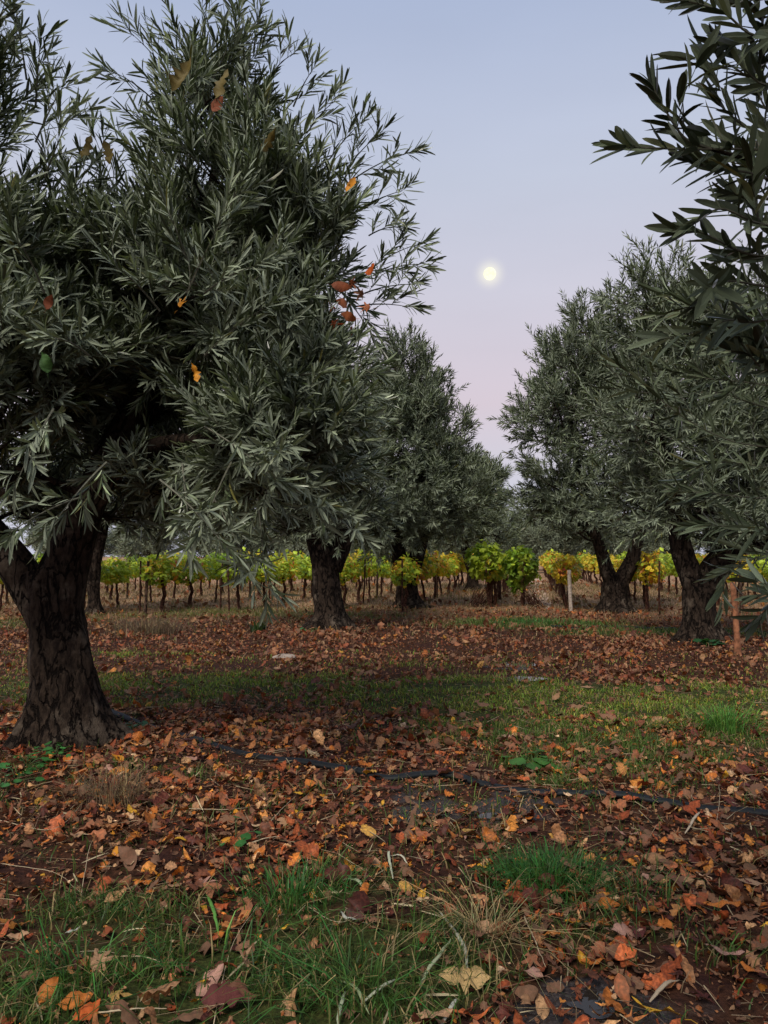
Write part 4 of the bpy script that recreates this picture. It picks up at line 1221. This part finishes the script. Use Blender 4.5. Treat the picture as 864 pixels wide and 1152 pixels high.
# ------------------------------------------------------------------ grass
def blades(acc, rng, X, Y, h, w, col, lean=.5, dirs=None, z=None):
    n = len(X)
    Z = (ground_z(X, Y) if z is None else z) - .004
    B = np.stack([X, Y, Z], -1)
    az = rng.random(n) * 6.283
    ln = np.abs(rng.normal(0, lean, n))[:, None]
    d = np.stack([np.cos(az), np.sin(az), 0 * az], -1) if dirs is None else dirs
    up = np.array([0, 0, 1.0])
    s = nrm(np.cross(d, up) + rng.normal(0, .5, (n, 3)) * np.array([1, 1, .1]))
    h_ = h[:, None]; w_ = (w * .5)[:, None] if np.ndim(w) else w * .5
    c1 = B + (up * .42 + d * ln * .18) * h_
    c2 = B + (up * .78 + d * ln * .62) * h_
    c3 = B + (up * np.maximum(1.0 - ln * .35, .35) + d * ln * 1.25) * h_
    V = np.stack([B - s * w_, B + s * w_, c1 - s * w_ * .95, c1 + s * w_ * .95, c2 - s * w_ * .6, c2 + s * w_ * .6, c3], 1)
    q = np.array([[0, 1, 3, 2], [2, 3, 5, 4]]); tr = np.array([[4, 5, 6]])
    i_ = np.arange(n)[:, None, None] * 7
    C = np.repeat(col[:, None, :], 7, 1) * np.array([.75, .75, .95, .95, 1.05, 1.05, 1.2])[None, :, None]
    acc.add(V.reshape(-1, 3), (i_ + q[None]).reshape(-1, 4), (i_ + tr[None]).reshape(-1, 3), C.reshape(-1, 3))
def grass_cols(rng, n, g=(.045, .10, .018), dry=.12):
    c = np.array(g) * np.exp(rng.normal(0, .35, (n, 1)))
    c[:, 0] *= np.exp(rng.normal(0, .25, n))
    k = rng.random(n) < dry
    c[k] = np.array([.24, .18, .08]) * np.exp(rng.normal(0, .3, (k.sum(), 1)))
    return c
rgG = np.random.default_rng(99)
a = Acc()
def d_tall(x, y):
    cl = fbm(p3(x, y) * 5.0, 2, 102)
    return np.clip((grass_mask(x, y) + .07) * (3.0 * cl - .95), 0, 1)
X, Y = sample_ground(rgG, 75000, 1.7, 4.6, d_tall)
n = len(X); blades(a, rgG, X, Y, rgG.uniform(.03, .10, n), rgG.uniform(.003, .006, n), grass_cols(rgG, n, (.045, .085, .016), .22), 1.2)
X, Y = sample_ground(rgG, 48000, 4.0, 6.2, d_tall)
n = len(X); blades(a, rgG, X, Y, rgG.uniform(.03, .09, n), rgG.uniform(.003, .006, n), grass_cols(rgG, n, (.07, .125, .02), .15), .8)
X, Y = sample_ground(rgG, 110000, 6.0, 10.5, lambda x, y: np.clip((grass_mask(x, y) * 1.3 + .10) * (2.9 * fbm(p3(x, y * 1.4) * 2.3, 3, 177) - .85), 0, 1))
n = len(X); blades(a, rgG, X, Y, rgG.uniform(.02, .06, n), rgG.uniform(.005, .009, n), grass_cols(rgG, n, (.16, .22, .028), .2), .8)
X, Y = sample_ground(rgG, 60000, 10.5, 20, lambda x, y: np.clip(grass_mask(x, y) * 1.2, 0, 1))
n = len(X)
lush = blob(X, Y, *gpx(600, 703, 1.6, .8)) + .5 * blob(X, Y, *gpx(760, 712, 2.4, .8))
cg = grass_cols(rgG, n, (.12, .14, .035), .35); cg = cg * (1 - np.clip(lush, 0, 1))[:, None] + np.array([.03, .12, .02]) * np.clip(lush, 0, 1)[:, None] * np.exp(rgG.normal(0, .3, (n, 1)))
blades(a, rgG, X, Y, rgG.uniform(.05, .11, n) * (1 + .6 * lush), rgG.uniform(.008, .014, n), cg, .7)
X, Y = sample_ground(rgG, 42000, 1.8, 34, lambda x, y: np.clip(.25 + (y - 12) * .12, .12, 1))   # dry wisps
n = len(X); blades(a, rgG, X, Y, rgG.uniform(.03, .10, n) * (1 + Y / 25), .002 + .0005 * Y, np.array([.22, .15, .085]) * np.exp(rgG.normal(0, .4, (n, 1))), 1.4)
tag(a.build('grass', M_GRASS, smooth=False), 'short green grass growing in patches between the fallen leaves', 'grass', kind='stuff')
# small broken debris: stems and crumbs
a = Acc()
X, Y = sample_ground(rgG, 9000, 1.7, 8, lambda x, y: 1 - .5 * grass_mask(x, y))
n = len(X); Z = ground_z(X, Y) + .006 + rgG.random(n) * .012; th_ = rgG.random(n) * 6.28; L = rgG.lognormal(math.log(.05), .5, n)
d = np.stack([np.cos(th_), np.sin(th_), rgG.normal(0, .12, n)], -1) * L[:, None]
cB = np.array([.17, .10, .06]) * np.exp(rgG.normal(0, .5, (n, 1)))
st_ = rgG.random(n) < .06
L = np.where(st_, rgG.uniform(.08, .2, n), L); d = np.where(st_[:, None], d / np.maximum(np.linalg.norm(d, axis=1, keepdims=True), 1e-6) * L[:, None], d); cB[st_] = np.array([.40, .31, .18]); Z = Z + .012 * st_
B_ = np.stack([X, Y, Z], -1)
segs(a, B_ + np.c_[0 * X, 0 * X, .012 * st_], B_ + d, .0011 + .0002 * Y + .0006 * st_, .0007, 3, np.repeat(cB, 6, axis=0))
X, Y = sample_ground(rgG, 260, 1.8, 4.6, lambda x, y: .35 + .65 * blob(x, y, *gpx(480, 1030, .9, .7)))
n = len(X); th_ = rgG.random(n) * 6.28; L = rgG.uniform(.05, .17, n); dd_ = np.stack([np.cos(th_), np.sin(th_), rgG.normal(.08, .2, n)], -1)
leaves(a, np.stack([X, Y, ground_z(X, Y) + .02], -1), dd_, np.tile([0, 0, 1.0], (n, 1)) + rgG.normal(0, .4, (n, 3)), L, rgG.uniform(.003, .008, n), np.array([.42, .36, .22]) * np.exp(rgG.normal(0, .3, (n, 1))), 3, rgG.normal(.1, .15, n))
tag(a.build('twig_debris', M_STRAW, smooth=True), 'fine brown stems and broken twigs strewn among the leaves', 'debris', kind='stuff')

# grass clumps and tufts that stand out
def tuft(px, py, label, n, h, w, spread, g, dry, lean, seed, matl=None, name='grass_tuft', cat='grass tuft'):
    r_ = np.random.default_rng(seed); c = GP(px, py)
    x = c[0] + r_.normal(0, spread, n); y = c[1] + r_.normal(0, spread * .8, n)
    a_ = Acc()
    az = np.arctan2(y - c[1], x - c[0]) + r_.normal(0, .7, n)
    dirs = np.stack([np.cos(az), np.sin(az), 0 * az], -1)
    blades(a_, r_, x, y, r_.uniform(.5, 1, n) * h, r_.uniform(.7, 1.1, n) * w, grass_cols(r_, n, g, dry), lean, dirs)
    tag(a_.build(name, matl or M_GRASS, smooth=False, loc=c), label, cat)
tuft(815, 818, 'bright green fan shaped grass tuft on the grass band under the right trees', 300, .26, .007, .085, (.075, .19, .035), .02, .75, 1)
tuft(615, 985, 'dense dark green grass clump beside the wet earth, orange leaves lying on it', 900, .12, .005, .13, (.028, .095, .018), .03, .9, 2)
tuft(545, 1040, 'dry straw coloured grass tuft splayed open near the big pale oak leaf', 120, .17, .004, .05, (.26, .19, .09), .6, 2.2, 3, M_STRAW, 'straw_tuft')
tuft(125, 900, 'matted brown dry grass tuft in front of the great olive trunk', 420, .22, .003, .09, (.11, .065, .04), .25, 1.2, 4, M_STRAW, 'straw_tuft')
tuft(165, 712, 'low brown dry scrub on the leaf litter behind the great trunk', 700, .36, .008, .28, (.085, .055, .035), .2, 1.1, 5, M_STRAW, 'dry_scrub', 'scrub')
tuft(290, 712, 'small dark leafy sprout under the hanging olive shoot', 60, .28, .03, .06, (.02, .03, .015), .0, .7, 6, None, 'leafy_sprout', 'plant')
tuft(90, 1090, 'long green grass tuft at the lower left among orange leaves', 70, .16, .006, .09, (.04, .12, .022), .04, 1.4, 7)
tuft(245, 1080, 'long bladed green tuft behind the pale veined maple leaf', 60, .17, .006, .11, (.04, .12, .022), .05, 1.5, 8)
tuft(330, 1000, 'soft green grass tuft below the centre of the leaf litter', 320, .13, .005, .11, (.035, .11, .022), .05, .9, 9)
tuft(720, 1000, 'sparse green tuft among brown leaves right of the wet stones', 110, .12, .005, .1, (.035, .10, .022), .1, 1.0, 10)
tuft(400, 1110, 'long green blades leaning over red brown leaves in the lower centre', 80, .16, .006, .13, (.04, .115, .022), .06, 1.5, 11)

# broad-leaved weeds
def weed(px, py, label, nl, size, seed, g=(.035, .13, .03)):
    r_ = np.random.default_rng(seed); c = GP(px, py); root = empty('weed_plant', c, label, 'weed', 'broad leaved weeds')
    st, lf = Acc(), Acc()
    for k in range(nl):
        az = r_.random() * 6.28; R_ = r_.uniform(.02, .14); hh = r_.uniform(.02, .08)
        tip = np.array([math.cos(az) * R_, math.sin(az) * R_, hh])
        tube(st, bezier(np.zeros(3), tip * [.4, .4, 1.1], tip, 5), .0014, 4, (.06, .12, .04), 0, cap=False)
        v, tr, sh = template('oval', r_)
        s = size * r_.uniform(.6, 1.2)
        dx = nrm(np.array([math.cos(az), math.sin(az), -.15])); up = nrm(np.array([r_.normal(0, .25), r_.normal(0, .25), 1])); dy = nrm(np.cross(up, dx)); up = np.cross(dx, dy)
        vv = tip + s * ((v[:, 0:1] + .45) * dx + v[:, 1:2] * 1.7 * dy + v[:, 2:3] * .35 * up)
        lf.add(vv, None, tr, np.array(g) * math.exp(r_.normal(0, .2)) * sh[:, None])
    st.build('stem', M_GRASS, root); lf.build('foliage', M_GRASS, root)
weed(30, 868, 'round leaved green weed at the foot of the great olive trunk', 26, .06, 1)
weed(62, 856, 'taller leafy weed against the great olive trunk', 22, .055, 2)
weed(18, 885, 'low round leaved weed in front of the trunk foot at the photo edge', 16, .06, 3)
weed(150, 826, 'dark small weed right of the great trunk base by the hose end', 14, .05, 4, (.02, .07, .03))
weed(265, 943, 'single small bright weed seedling by the dry stalks', 5, .05, 5)
weed(800, 728, 'dark green weed at the foot of the sturdy forked olive', 30, .12, 6, (.02, .07, .025))
weed(600, 855, 'flat green weed with broad blades on the grass band behind the wet earth', 14, .11, 7, (.045, .13, .02))
weed(345, 712, 'small green weed left of the straight olive trunk', 18, .1, 8)

# ------------------------------------------------------------------ pale stone
a = Acc(); c = GP(320, 743)
th, ph = np.meshgrid(np.linspace(0, math.pi, 14), np.linspace(0, 2 * math.pi, 25)[:-1], indexing='ij')
v = np.stack([np.sin(th) * np.cos(ph), np.sin(th) * np.sin(ph), np.cos(th)], -1).reshape(-1, 3)
v = v * (.75 + .6 * fbm(v * 1.7, 3, 61))[:, None] * np.array([.15, .10, .04])
i = np.arange(13)[:, None] * 24; j = np.arange(24)[None]
a.add(v, np.stack([i + j, i + 24 + j, i + 24 + (j + 1) % 24, i + (j + 1) % 24], -1).reshape(-1, 4))
o = a.build('pale_stone', M_STONE, smooth=False); o.location = c + [0, 0, .02]
tag(o, 'flat pale stone lying on the brown litter in front of the straight olive trunk', 'stone')

# ------------------------------------------------------------------ single leaves one can point at
CN = {'orange': (.50, .16, .03), 'rust': (.26, .075, .03), 'tan': (.46, .27, .15), 'maroon': (.11, .03, .025), 'yellow': (.62, .34, .03), 'brown': (.18, .08, .045), 'pale straw': (.52, .40, .24), 'pinkish': (.44, .24, .18), 'ochre': (.50, .30, .09), 'pale yellow': (.60, .40, .17), 'silver grey': (.42, .42, .36), 'red orange': (.48, .10, .02), 'golden': (.60, .25, .02), 'green': (.04, .10, .02), 'olive brown': (.13, .095, .018)}
mesh_cache = {}
def leaf_mesh(kind, cname, var):
    key = (kind, cname, var)
    if key not in mesh_cache:
        v, tr, sh = template(kind, np.random.default_rng(abs(hash((KINDS.index(kind), sum(map(ord, cname)), var))) % 100000))
        if kind == 'slim': v = v * np.array([1, .85, 1])
        a_ = Acc()
        a_.add(v, None, tr, np.array(CN[cname]) * sh[:, None])
        # stalk
        tube(a_, np.array([[-.5, 0, v[:, 2].min() + .03], [-.62, .02, .03], [-.74, .03, .0]]), .008, 4, np.array(CN[cname]) * .8, cap=False)
        o_ = a_.build('fallen_leaf', M_DEAD)
        mesh_cache[key] = o_.data
        bpy.data.objects.remove(o_)
    return mesh_cache[key]
heroes = []
def put_leaf(p, kind, cname, size, yaw, label, group='single fallen leaves', tilt=(0, 0), var=0, name='fallen_leaf', cat='leaf'):
    o_ = bpy.data.objects.new(name, leaf_mesh(kind, cname, var)); COL.objects.link(o_)
    o_.location = p; o_.scale = (size,) * 3; o_.rotation_euler = (tilt[0], tilt[1], yaw)
    return tag(o_, label, cat, group)
HERO = [(523, 1096, 'oak', 'pale yellow', .17, 3.05, 'big pale yellow oak leaf lying in the lower centre', (-.08, .03), 0),
        (115, 1080, 'lobed', 'tan', .15, 1.2, 'pale veined maple leaf standing among green blades near the lower left', (.3, -.3), 2),
        (276, 1082, 'lobed', 'tan', .11, 1.5, 'pale fan shaped leaf upright above dark red leaves', (.9, -.3), 3),
        (134, 1118, 'lobed', 'ochre', .11, .3, 'ochre maple leaf in front of the pale veined maple leaf', (.1, .1), 4),
        (85, 1128, 'oval', 'orange', .10, .35, 'long orange leaf in the lower left corner', (.3, -.1), 1), (55, 1120, 'oval', 'orange', .09, 1.3, 'upright orange leaf in the lower left corner', (.4, -.4), 2),
        (97, 1140, 'oval', 'red orange', .09, .9, 'red orange curled leaf at the bottom edge in the lower left', (.3, -.2), 3), (250, 1125, 'oak', 'maroon', .13, .1, 'large dark maroon leaf curling up in the lower centre left', (.5, 0), 4),
        (238, 1100, 'oval', 'pinkish', .12, .9, 'pinkish brown leaf overlapping the large maroon leaf', (.2, -.5), 5), (270, 1120, 'oval', 'brown', .12, .2, 'brown leaf right of the large maroon leaf', (.3, .2), 6),
        (93, 1083, 'oval', 'rust', .09, 1.4, 'rust leaf tucked left of the pale veined maple leaf', (.3, .2), 7), (648, 985, 'lobed', 'rust', .15, 2.2, 'rust brown lobed leaf on the dark green clump', (.2, -.2), 5),
        (670, 1000, 'lobed', 'brown', .15, .4, 'brown lobed leaf right of the dark green clump', (.1, .1), 6), (588, 965, 'oval', 'orange', .085, .3, 'bright orange leaf on top of the dark green clump', (.2, -.1), 8),
        (526, 931, 'lobed', 'ochre', .11, 0.4, 'yellow brown lobed leaf on the wet earth', (.1, .1), 7), (507, 940, 'oval', 'orange', .09, 1.6, 'dark orange leaf standing beside the wet earth', (.6, .1), 9),
        (823, 1022, 'slim', 'orange', .21, 3.05, 'long smooth orange leaf lying at the right edge', (.1, 0), 1), (740, 1138, 'slim', 'yellow', .16, 2.4, 'long yellow leaf at the bottom edge right of the wet stones', (.2, .1), 2),
        (815, 1075, 'oval', 'pinkish', .13, 2.5, 'pinkish tan folded leaf below the long orange leaf', (.3, .1), 10), (735, 975, 'oval', 'tan', .09, 3.0, 'tan leaf flat among brown leaves above the wet stones', (.1, 0), 11),
        (646, 1034, 'oval', 'golden', .075, 2.6, 'golden orange leaf right of the straw tuft', (.2, .2), 12), (620, 1048, 'oval', 'orange', .075, 2.9, 'orange leaf left of the golden orange leaf', (.2, .2), 13),
        (623, 1090, 'lobed', 'brown', .13, 1.8, 'curled dark brown leaf standing left of the wet stones', (.7, -.2), 8), (623, 1137, 'lobed', 'rust', .12, 2.0, 'rust brown lobed leaf at the bottom edge by the wet stones', (.4, 0), 9),
        (594, 1092, 'oval', 'pinkish', .10, 2.7, 'pinkish brown leaf right of the big pale yellow oak leaf', (.2, .1), 14), (475, 1148, 'slim', 'tan', .2, .35, 'long tan leaf at the bottom edge left of centre', (.1, -.1), 3),
        (395, 1030, 'slim', 'silver grey', .10, 2.6, 'silver grey olive leaf lying in the centre', (.1, 0), 4), (82, 1044, 'slim', 'silver grey', .06, .9, 'small silver grey olive leaf at the left', (.1, 0), 5),
        (20, 1051, 'oval', 'tan', .075, .5, 'small tan leaf on the green blades at the left edge', (.1, .1), 15), (86, 940, 'oval', 'tan', .09, 1.2, 'pale tan square leaf at the left in front of the brown tuft', (.2, .2), 16),
        (203, 946, 'oval', 'yellow', .085, 2.4, 'yellow leaf in the left half beside a dry stalk', (.2, .1), 17), (262, 947, 'oval', 'golden', .11, 0.1, 'golden leaf lying flat at the centre left', (.1, 0), 18),
        (168, 928, 'oval', 'orange', .12, 1.5, 'upright orange leaf just right of the brown dry tuft', (.8, .1), 19), (340, 890, 'oval', 'yellow', .11, 2.8, 'yellow orange leaf below the black hose', (.1, .2), 20),
        (362, 892, 'lobed', 'golden', .09, 2.0, 'golden leaf right of the yellow orange leaf below the hose', (.2, .1), 10), (252, 900, 'slim', 'pinkish', .14, 2.1, 'long pinkish leaf in the litter left of centre', (.3, .1), 6),
        (376, 1000, 'slim', 'pale straw', .07, .2, 'short pale stalk leaf beside the long grey blade', (.1, 0), 7), (232, 988, 'lobed', 'pinkish', .11, .2, 'pinkish tan leaf on the bare earth left of centre', (.1, .1), 11),
        (197, 991, 'lobed', 'tan', .09, 2.9, 'tan leaf left of the pinkish tan leaf', (.1, .1), 12), (432, 1002, 'oval', 'tan', .1, 1.7, 'tan leaf folded up in the centre', (.5, .1), 21),
        (475, 1057, 'oval', 'rust', .09, 1.2, 'round rust brown leaf left of the straw tuft', (.6, .1), 22), (705, 937, 'slim', 'pinkish', .13, 2.4, 'pinkish leaf right of the dark clump', (.2, .1), 8),
        (838, 994, 'oak', 'tan', .14, 3.0, 'broad tan toothed leaf near the right edge above the long orange leaf', (.1, .1), 2), (660, 775, 'lobed', 'tan', .2, 2.0, 'pale star shaped leaf on the green grass band', (.2, .2), 13),
        (692, 818, 'oval', 'yellow', .11, 1.0, 'yellow leaf on the green grass band', (.2, .2), 23), (572, 828, 'oval', 'pinkish', .12, .3, 'pinkish leaf at the near edge of the grass band', (.2, .1), 24),
        (718, 1050, 'oval', 'maroon', .1, .8, 'dark maroon leaf between wet stones and orange leaf', (.3, .1), 25), (705, 1048, 'oak', 'pinkish', .12, .1, 'pinkish brown forked leaf left of the dark maroon leaf', (.2, .1), 3)]
for (px, py, kd, cn, sz, yaw, lab, tl, vr) in HERO:
    z_l = GP(px, py + sz * 60, 0)
    g = GP(px, py); up = g + np.array([0, 0, .018 + sz * abs(tl[0]) * .35])
    put_leaf(up, kd, cn, sz, yaw, lab, tilt=tl, var=vr)
    if cn == 'pale yellow': COL.objects[-1].scale.z *= .4; COL.objects[-1].scale.y *= 1.15
    heroes.append((g[0], g[1], lab))
# the next largest leaves: each named by its nearest landmark
LM = [(523, 1096, 'the big pale yellow oak leaf'), (115, 1080, 'the pale veined maple leaf'), (276, 1082, 'the fan shaped leaf'), (250, 1125, 'the large maroon leaf'), (588, 965, 'the dark green clump'),
      (526, 931, 'the wet earth'), (823, 1022, 'the long orange leaf'), (545, 1040, 'the straw tuft'), (125, 900, 'the brown dry tuft'), (680, 1115, 'the wet stones'), (262, 947, 'the golden flat leaf'),
      (30, 868, 'the round leaved weed'), (350, 856, 'the black hose bend'), (815, 818, 'the fan shaped grass tuft'), (740, 1138, 'the long yellow leaf'), (395, 1030, 'the silver grey leaf'), (697, 895, 'the hose near the grass band'), (72, 838, 'the great trunk foot'), (432, 1002, 'the folded tan leaf')]
LMG = [(G(x, y)[0], G(x, y)[1], n_) for x, y, n_ in LM]
seen = set()
rgh = np.random.default_rng(123)
cn_list = ['orange', 'rust', 'tan', 'maroon', 'yellow', 'brown', 'pinkish', 'red orange', 'golden', 'pale straw']
cn_w = np.array([.22, .22, .1, .1, .04, .12, .06, .07, .04, .03]); cn_w /= cn_w.sum()
cnt = 0; tries = 0; used_cm = []
SHAPE = {'lobed': 'lobed', 'oval': 'oval', 'slim': 'narrow', 'oak': 'toothed', 'scrap': 'torn'}
while cnt < 225 and tries < 5000:
    tries += 1
    y = math.sqrt(rgh.random() * (5.4 ** 2 - 2.1 ** 2) + 2.1 ** 2); x = (rgh.random() * 2 - 1) * .52 * y
    if rgh.random() > d_litter(np.array([x]), np.array([y]))[0] * 1.2 + .1: continue
    if any((x - h[0]) ** 2 + (y - h[1]) ** 2 < .006 for h in heroes): continue
    kd = rgh.choice(['lobed', 'oval', 'slim', 'oak', 'scrap'], p=[.2, .38, .14, .14, .14]); cn = str(rgh.choice(cn_list, p=cn_w)); sz = float(np.clip(rgh.lognormal(math.log(.075), .25), .05, .12))
    lx, ly, ln_ = min(LMG, key=lambda l: (l[0] - x) ** 2 + (l[1] - y) ** 2)
    dx, dy = x - lx, y - ly
    side = ('right of' if dx > 0 else 'left of') if abs(dx) > abs(dy) * .8 else ('behind' if dy > 0 else 'in front of')
    cm = int(round(math.hypot(dx, dy) * 100))
    lab = f"{'small ' if sz < .065 else 'broad ' if sz > .09 else ''}{cn} {SHAPE[kd]} leaf {cm} cm {side} {ln_}"
    key_ = ''.join(c_ for c_ in lab if not c_.isdigit())
    if key_ in seen: continue
    seen.add(key_)
    put_leaf((x, y, GZ(x, y) + .015), kd, cn, sz, rgh.random() * 6.28, lab, tilt=(rgh.normal(0, .3), rgh.normal(0, .3)), var=int(rgh.integers(0, 5)))
    heroes.append((x, y, lab)); cnt += 1

# dry stalks
def stalk(pts, label, r=.003, col=(.45, .36, .22), lift=.03, seed=0, width=None):
    rs = np.random.default_rng(seed + 900)
    g = [GP(x, y) + np.array([0, 0, lift_]) for (x, y), lift_ in zip(pts, lift if isinstance(lift, (list, tuple)) else [lift] * len(pts))]
    a_ = Acc(); n_ = 22
    path = smooth_path(g, n_) if len(g) > 2 else bezier(g[0], (g[0] + g[1]) / 2 + np.array([.0, 0, .02]), g[1], n_)
    path = path + rs.normal(0, .0005, (n_, 3)); L_ = np.linalg.norm(path[-1] - path[0])
    path = path + np.cumsum(rs.normal(0, .0009, (n_, 3)), 0) * np.array([1, 1, .4])
    rr = (r * .62 * (1.25 - .8 * np.linspace(0, 1, n_)) * rs.uniform(.8, 1.2, n_)) if width is None else width * np.sin(np.linspace(.25, math.pi - .02, n_)) ** .7
    tube(a_, path, rr, 6, col, 0, flat=.35 if width else None)
    tag(a_.build('dry_stalk', M_STRAW, loc=g[0]), label, 'stalk', 'dry stalks and blades lying on the litter')
ST = [([(0, 925), (60, 935), (95, 905)], 'thin pale stalk bent at the left in front of the brown tuft', .0025), ([(90, 1010), (100, 960), (108, 935)], 'upright pale straw stalk at the left, leaning right', .0022), ([(120, 1035), (160, 985), (192, 945)], 'long pale straw crossing from the green blades toward the yellow leaf', .0025),
      ([(205, 908), (250, 912), (280, 906)], 'pale straight stalk lying left of centre above the golden leaf', .003), ([(293, 938), (312, 915), (334, 893)], 'pale stalk rising diagonally behind the golden leaf', .003), ([(278, 948), (300, 945), (320, 940)], 'thick short pale stalk right of the golden leaf', .0045),
      ([(130, 1070), (160, 1076), (182, 1079)], 'thin cream stalk right of the pale veined maple leaf', .0028), ([(110, 1138), (150, 1136), (185, 1130)], 'cream flattened stalk at the bottom left', .004), ([(590, 1025), (603, 1060), (616, 1085)], 'pale diagonal stick right of the straw tuft', .0035),
      ([(550, 882), (600, 882), (650, 888)], 'reddish twig beside the puddle behind the wet earth', .004), ([(470, 1045), (500, 1030), (530, 1020)], 'yellow green stalk across the straw tuft', .003), ([(0, 972), (60, 982), (92, 1005)], 'long thin bent stalk near the left edge', .002),
      ([(805, 925), (808, 900), (806, 870)], 'thin upright pale stem near the right edge by the hose', .0022), ([(345, 1012), (380, 1035), (410, 1025)], 'thin curved stalk crossing behind the silver grey leaf', .002), ([(640, 930), (700, 935), (760, 950)], 'brown straight stem lying across the right litter', .0025),
      ([(560, 1105), (600, 1100), (640, 1085)], 'brown stem right of the big pale yellow oak leaf', .002), ([(240, 1150), (262, 1060), (300, 1000)], 'long thin straw rising from the lower centre', .0022), ([(20, 880), (60, 876), (110, 882)], 'straight reddish twig before the round leaved weed', .003)]
for k, (pts, lab, r) in enumerate(ST):
    col = (.20, .10, .06) if ('reddish' in lab or 'brown s' in lab) else (.46, .37, .24) if 'green' not in lab else (.28, .27, .09)
    stalk(pts, lab, r, col, [.018, .034, .024] if len(pts) == 3 else .03, k)
BL = [([(378, 985), (400, 992), (412, 1002)], 'broad grey green blade standing near the centre', .011, (.26, .30, .18)), ([(232, 995), (240, 1020), (246, 1045)], 'bright green broad blade near the folded leaves', .009, (.10, .26, .05)), ([(495, 1020), (520, 1060), (528, 1090)], 'pale grey flattened blade leaning over the straw tuft', .010, (.36, .36, .27)),
      ([(472, 1102), (490, 1080), (510, 1045)], 'pale green blade left of the big pale yellow oak leaf', .009, (.30, .33, .20)), ([(495, 1150), (508, 1130), (516, 1118)], 'pale curled blade at the bottom below the oak leaf', .009, (.42, .42, .34)), ([(384, 1096), (400, 1115), (415, 1140)], 'pale green blade in the lower centre', .008, (.26, .32, .16)),
      ([(380, 1150), (386, 1130), (388, 1110)], 'pale grey green blade at the bottom edge', .008, (.30, .34, .22)), ([(405, 1125), (430, 1112), (450, 1098)], 'silvery broad blade right of the pale green blade', .009, (.34, .36, .26)), ([(730, 1120), (750, 1108), (765, 1100)], 'pale tan blade by the wet stones', .010, (.36, .29, .2)),
      ([(770, 932), (782, 920), (790, 910)], 'pale broken blade in the right litter by the hose', .010, (.44, .36, .26)), ([(442, 985), (438, 965), (440, 950)], 'pale blade standing above the folded tan leaf', .008, (.40, .42, .30)), ([(437, 960), (450, 965), (458, 972)], 'cream blade crossing the standing pale blade', .007, (.46, .44, .33))]
for k, (pts, lab, w_, col) in enumerate(BL):
    stalk(pts, lab, .003, col, [.012, .035, .02], 50 + k, width=w_ * .8)

# ------------------------------------------------------------------ leaves caught in the crown of the great olive
CT = [(205, 340, 3.95, 'lobed', 'golden', .10, 'golden leaf caught upright in the middle of the great olive crown', 0), (221, 420, 3.85, 'oak', 'golden', .11, 'golden forked leaf hanging in the great olive crown above the dark limb', 1),
      (55, 340, 3.6, 'oval', 'rust', .08, 'small rust leaf caught in the left part of the great olive crown', 2), (395, 208, 4.6, 'oval', 'golden', .11, 'round golden leaf at the right edge of the great olive crown', 3), (205, 85, 4.45, 'oak', 'olive brown', .24, 'long olive brown toothed leaf near the top of the great crown', 4),
      (250, 95, 4.5, 'oak', 'olive brown', .22, 'second olive brown toothed leaf near the top of the great crown', 1), (245, 118, 4.5, 'oval', 'rust', .12, 'rust leaf just below the olive brown leaves at the crown top', 2), (98, 165, 4.4, 'oak', 'olive brown', .17, 'olive brown toothed leaf pointing left in the crown gap', 3),
      (120, 172, 4.4, 'oak', 'olive brown', .17, 'olive brown toothed leaf pointing right in the crown gap', 2), (50, 408, 3.6, 'oval', 'green', .11, 'broad fresh green leaf at the left of the great crown', 2), (300, 160, 4.5, 'oak', 'olive brown', .18, 'dull yellow toothed leaf right of the crown top', 5)]
for px, py, Y, kd, cn, sz, lab, vr in CT:
    o = put_leaf(P(px, py, Y), kd, cn, sz, random.uniform(-.3, .3), lab, 'stray leaves caught in the great olive', (math.pi / 2 + random.uniform(-.7, .7), random.choice([-1.0, -1.25, -1.9, -.8])), vr, 'caught_leaf')
    if kd == 'oak': o.scale = (sz, sz * .55, sz)
for k, (px, py) in enumerate([(384, 322), (372, 345), (392, 355), (405, 330), (418, 302), (378, 365), (395, 375), (410, 345), (386, 340), (398, 318)]):
    put_leaf(P(px, py, 4.5 + .03 * k), 'lobed' if k % 2 else 'oval', 'red orange' if k % 3 else 'rust', .125, k * 1.3,
             f"{['orange red', 'rust red', 'orange red', 'dark orange', 'rust', 'dark orange', 'bright orange', 'rust red', 'deep orange', 'red brown'][k]} leaf, {ORD[k]} from the top of the red sprig at the crown edge" if False else
             ['orange red leaf above the heart of the red sprig', 'rust red leaf at the inner left of the red sprig', 'orange red leaf low in the red sprig', 'dark orange leaf right of the heart of the red sprig', 'topmost orange leaf of the red sprig, farthest right', 'dark orange leaf at the lower left of the red sprig',
              'lowest bright orange leaf of the red sprig', 'rust red leaf at the lower right of the red sprig', 'deep orange leaf at the very heart of the red sprig', 'red brown leaf top centre of the red sprig'][k],
             'red leaves caught at the edge of the great olive', (math.pi / 2 + random.uniform(-.5, .5), random.uniform(-.5, .5)), k % 4, 'caught_leaf')
print('scene done')
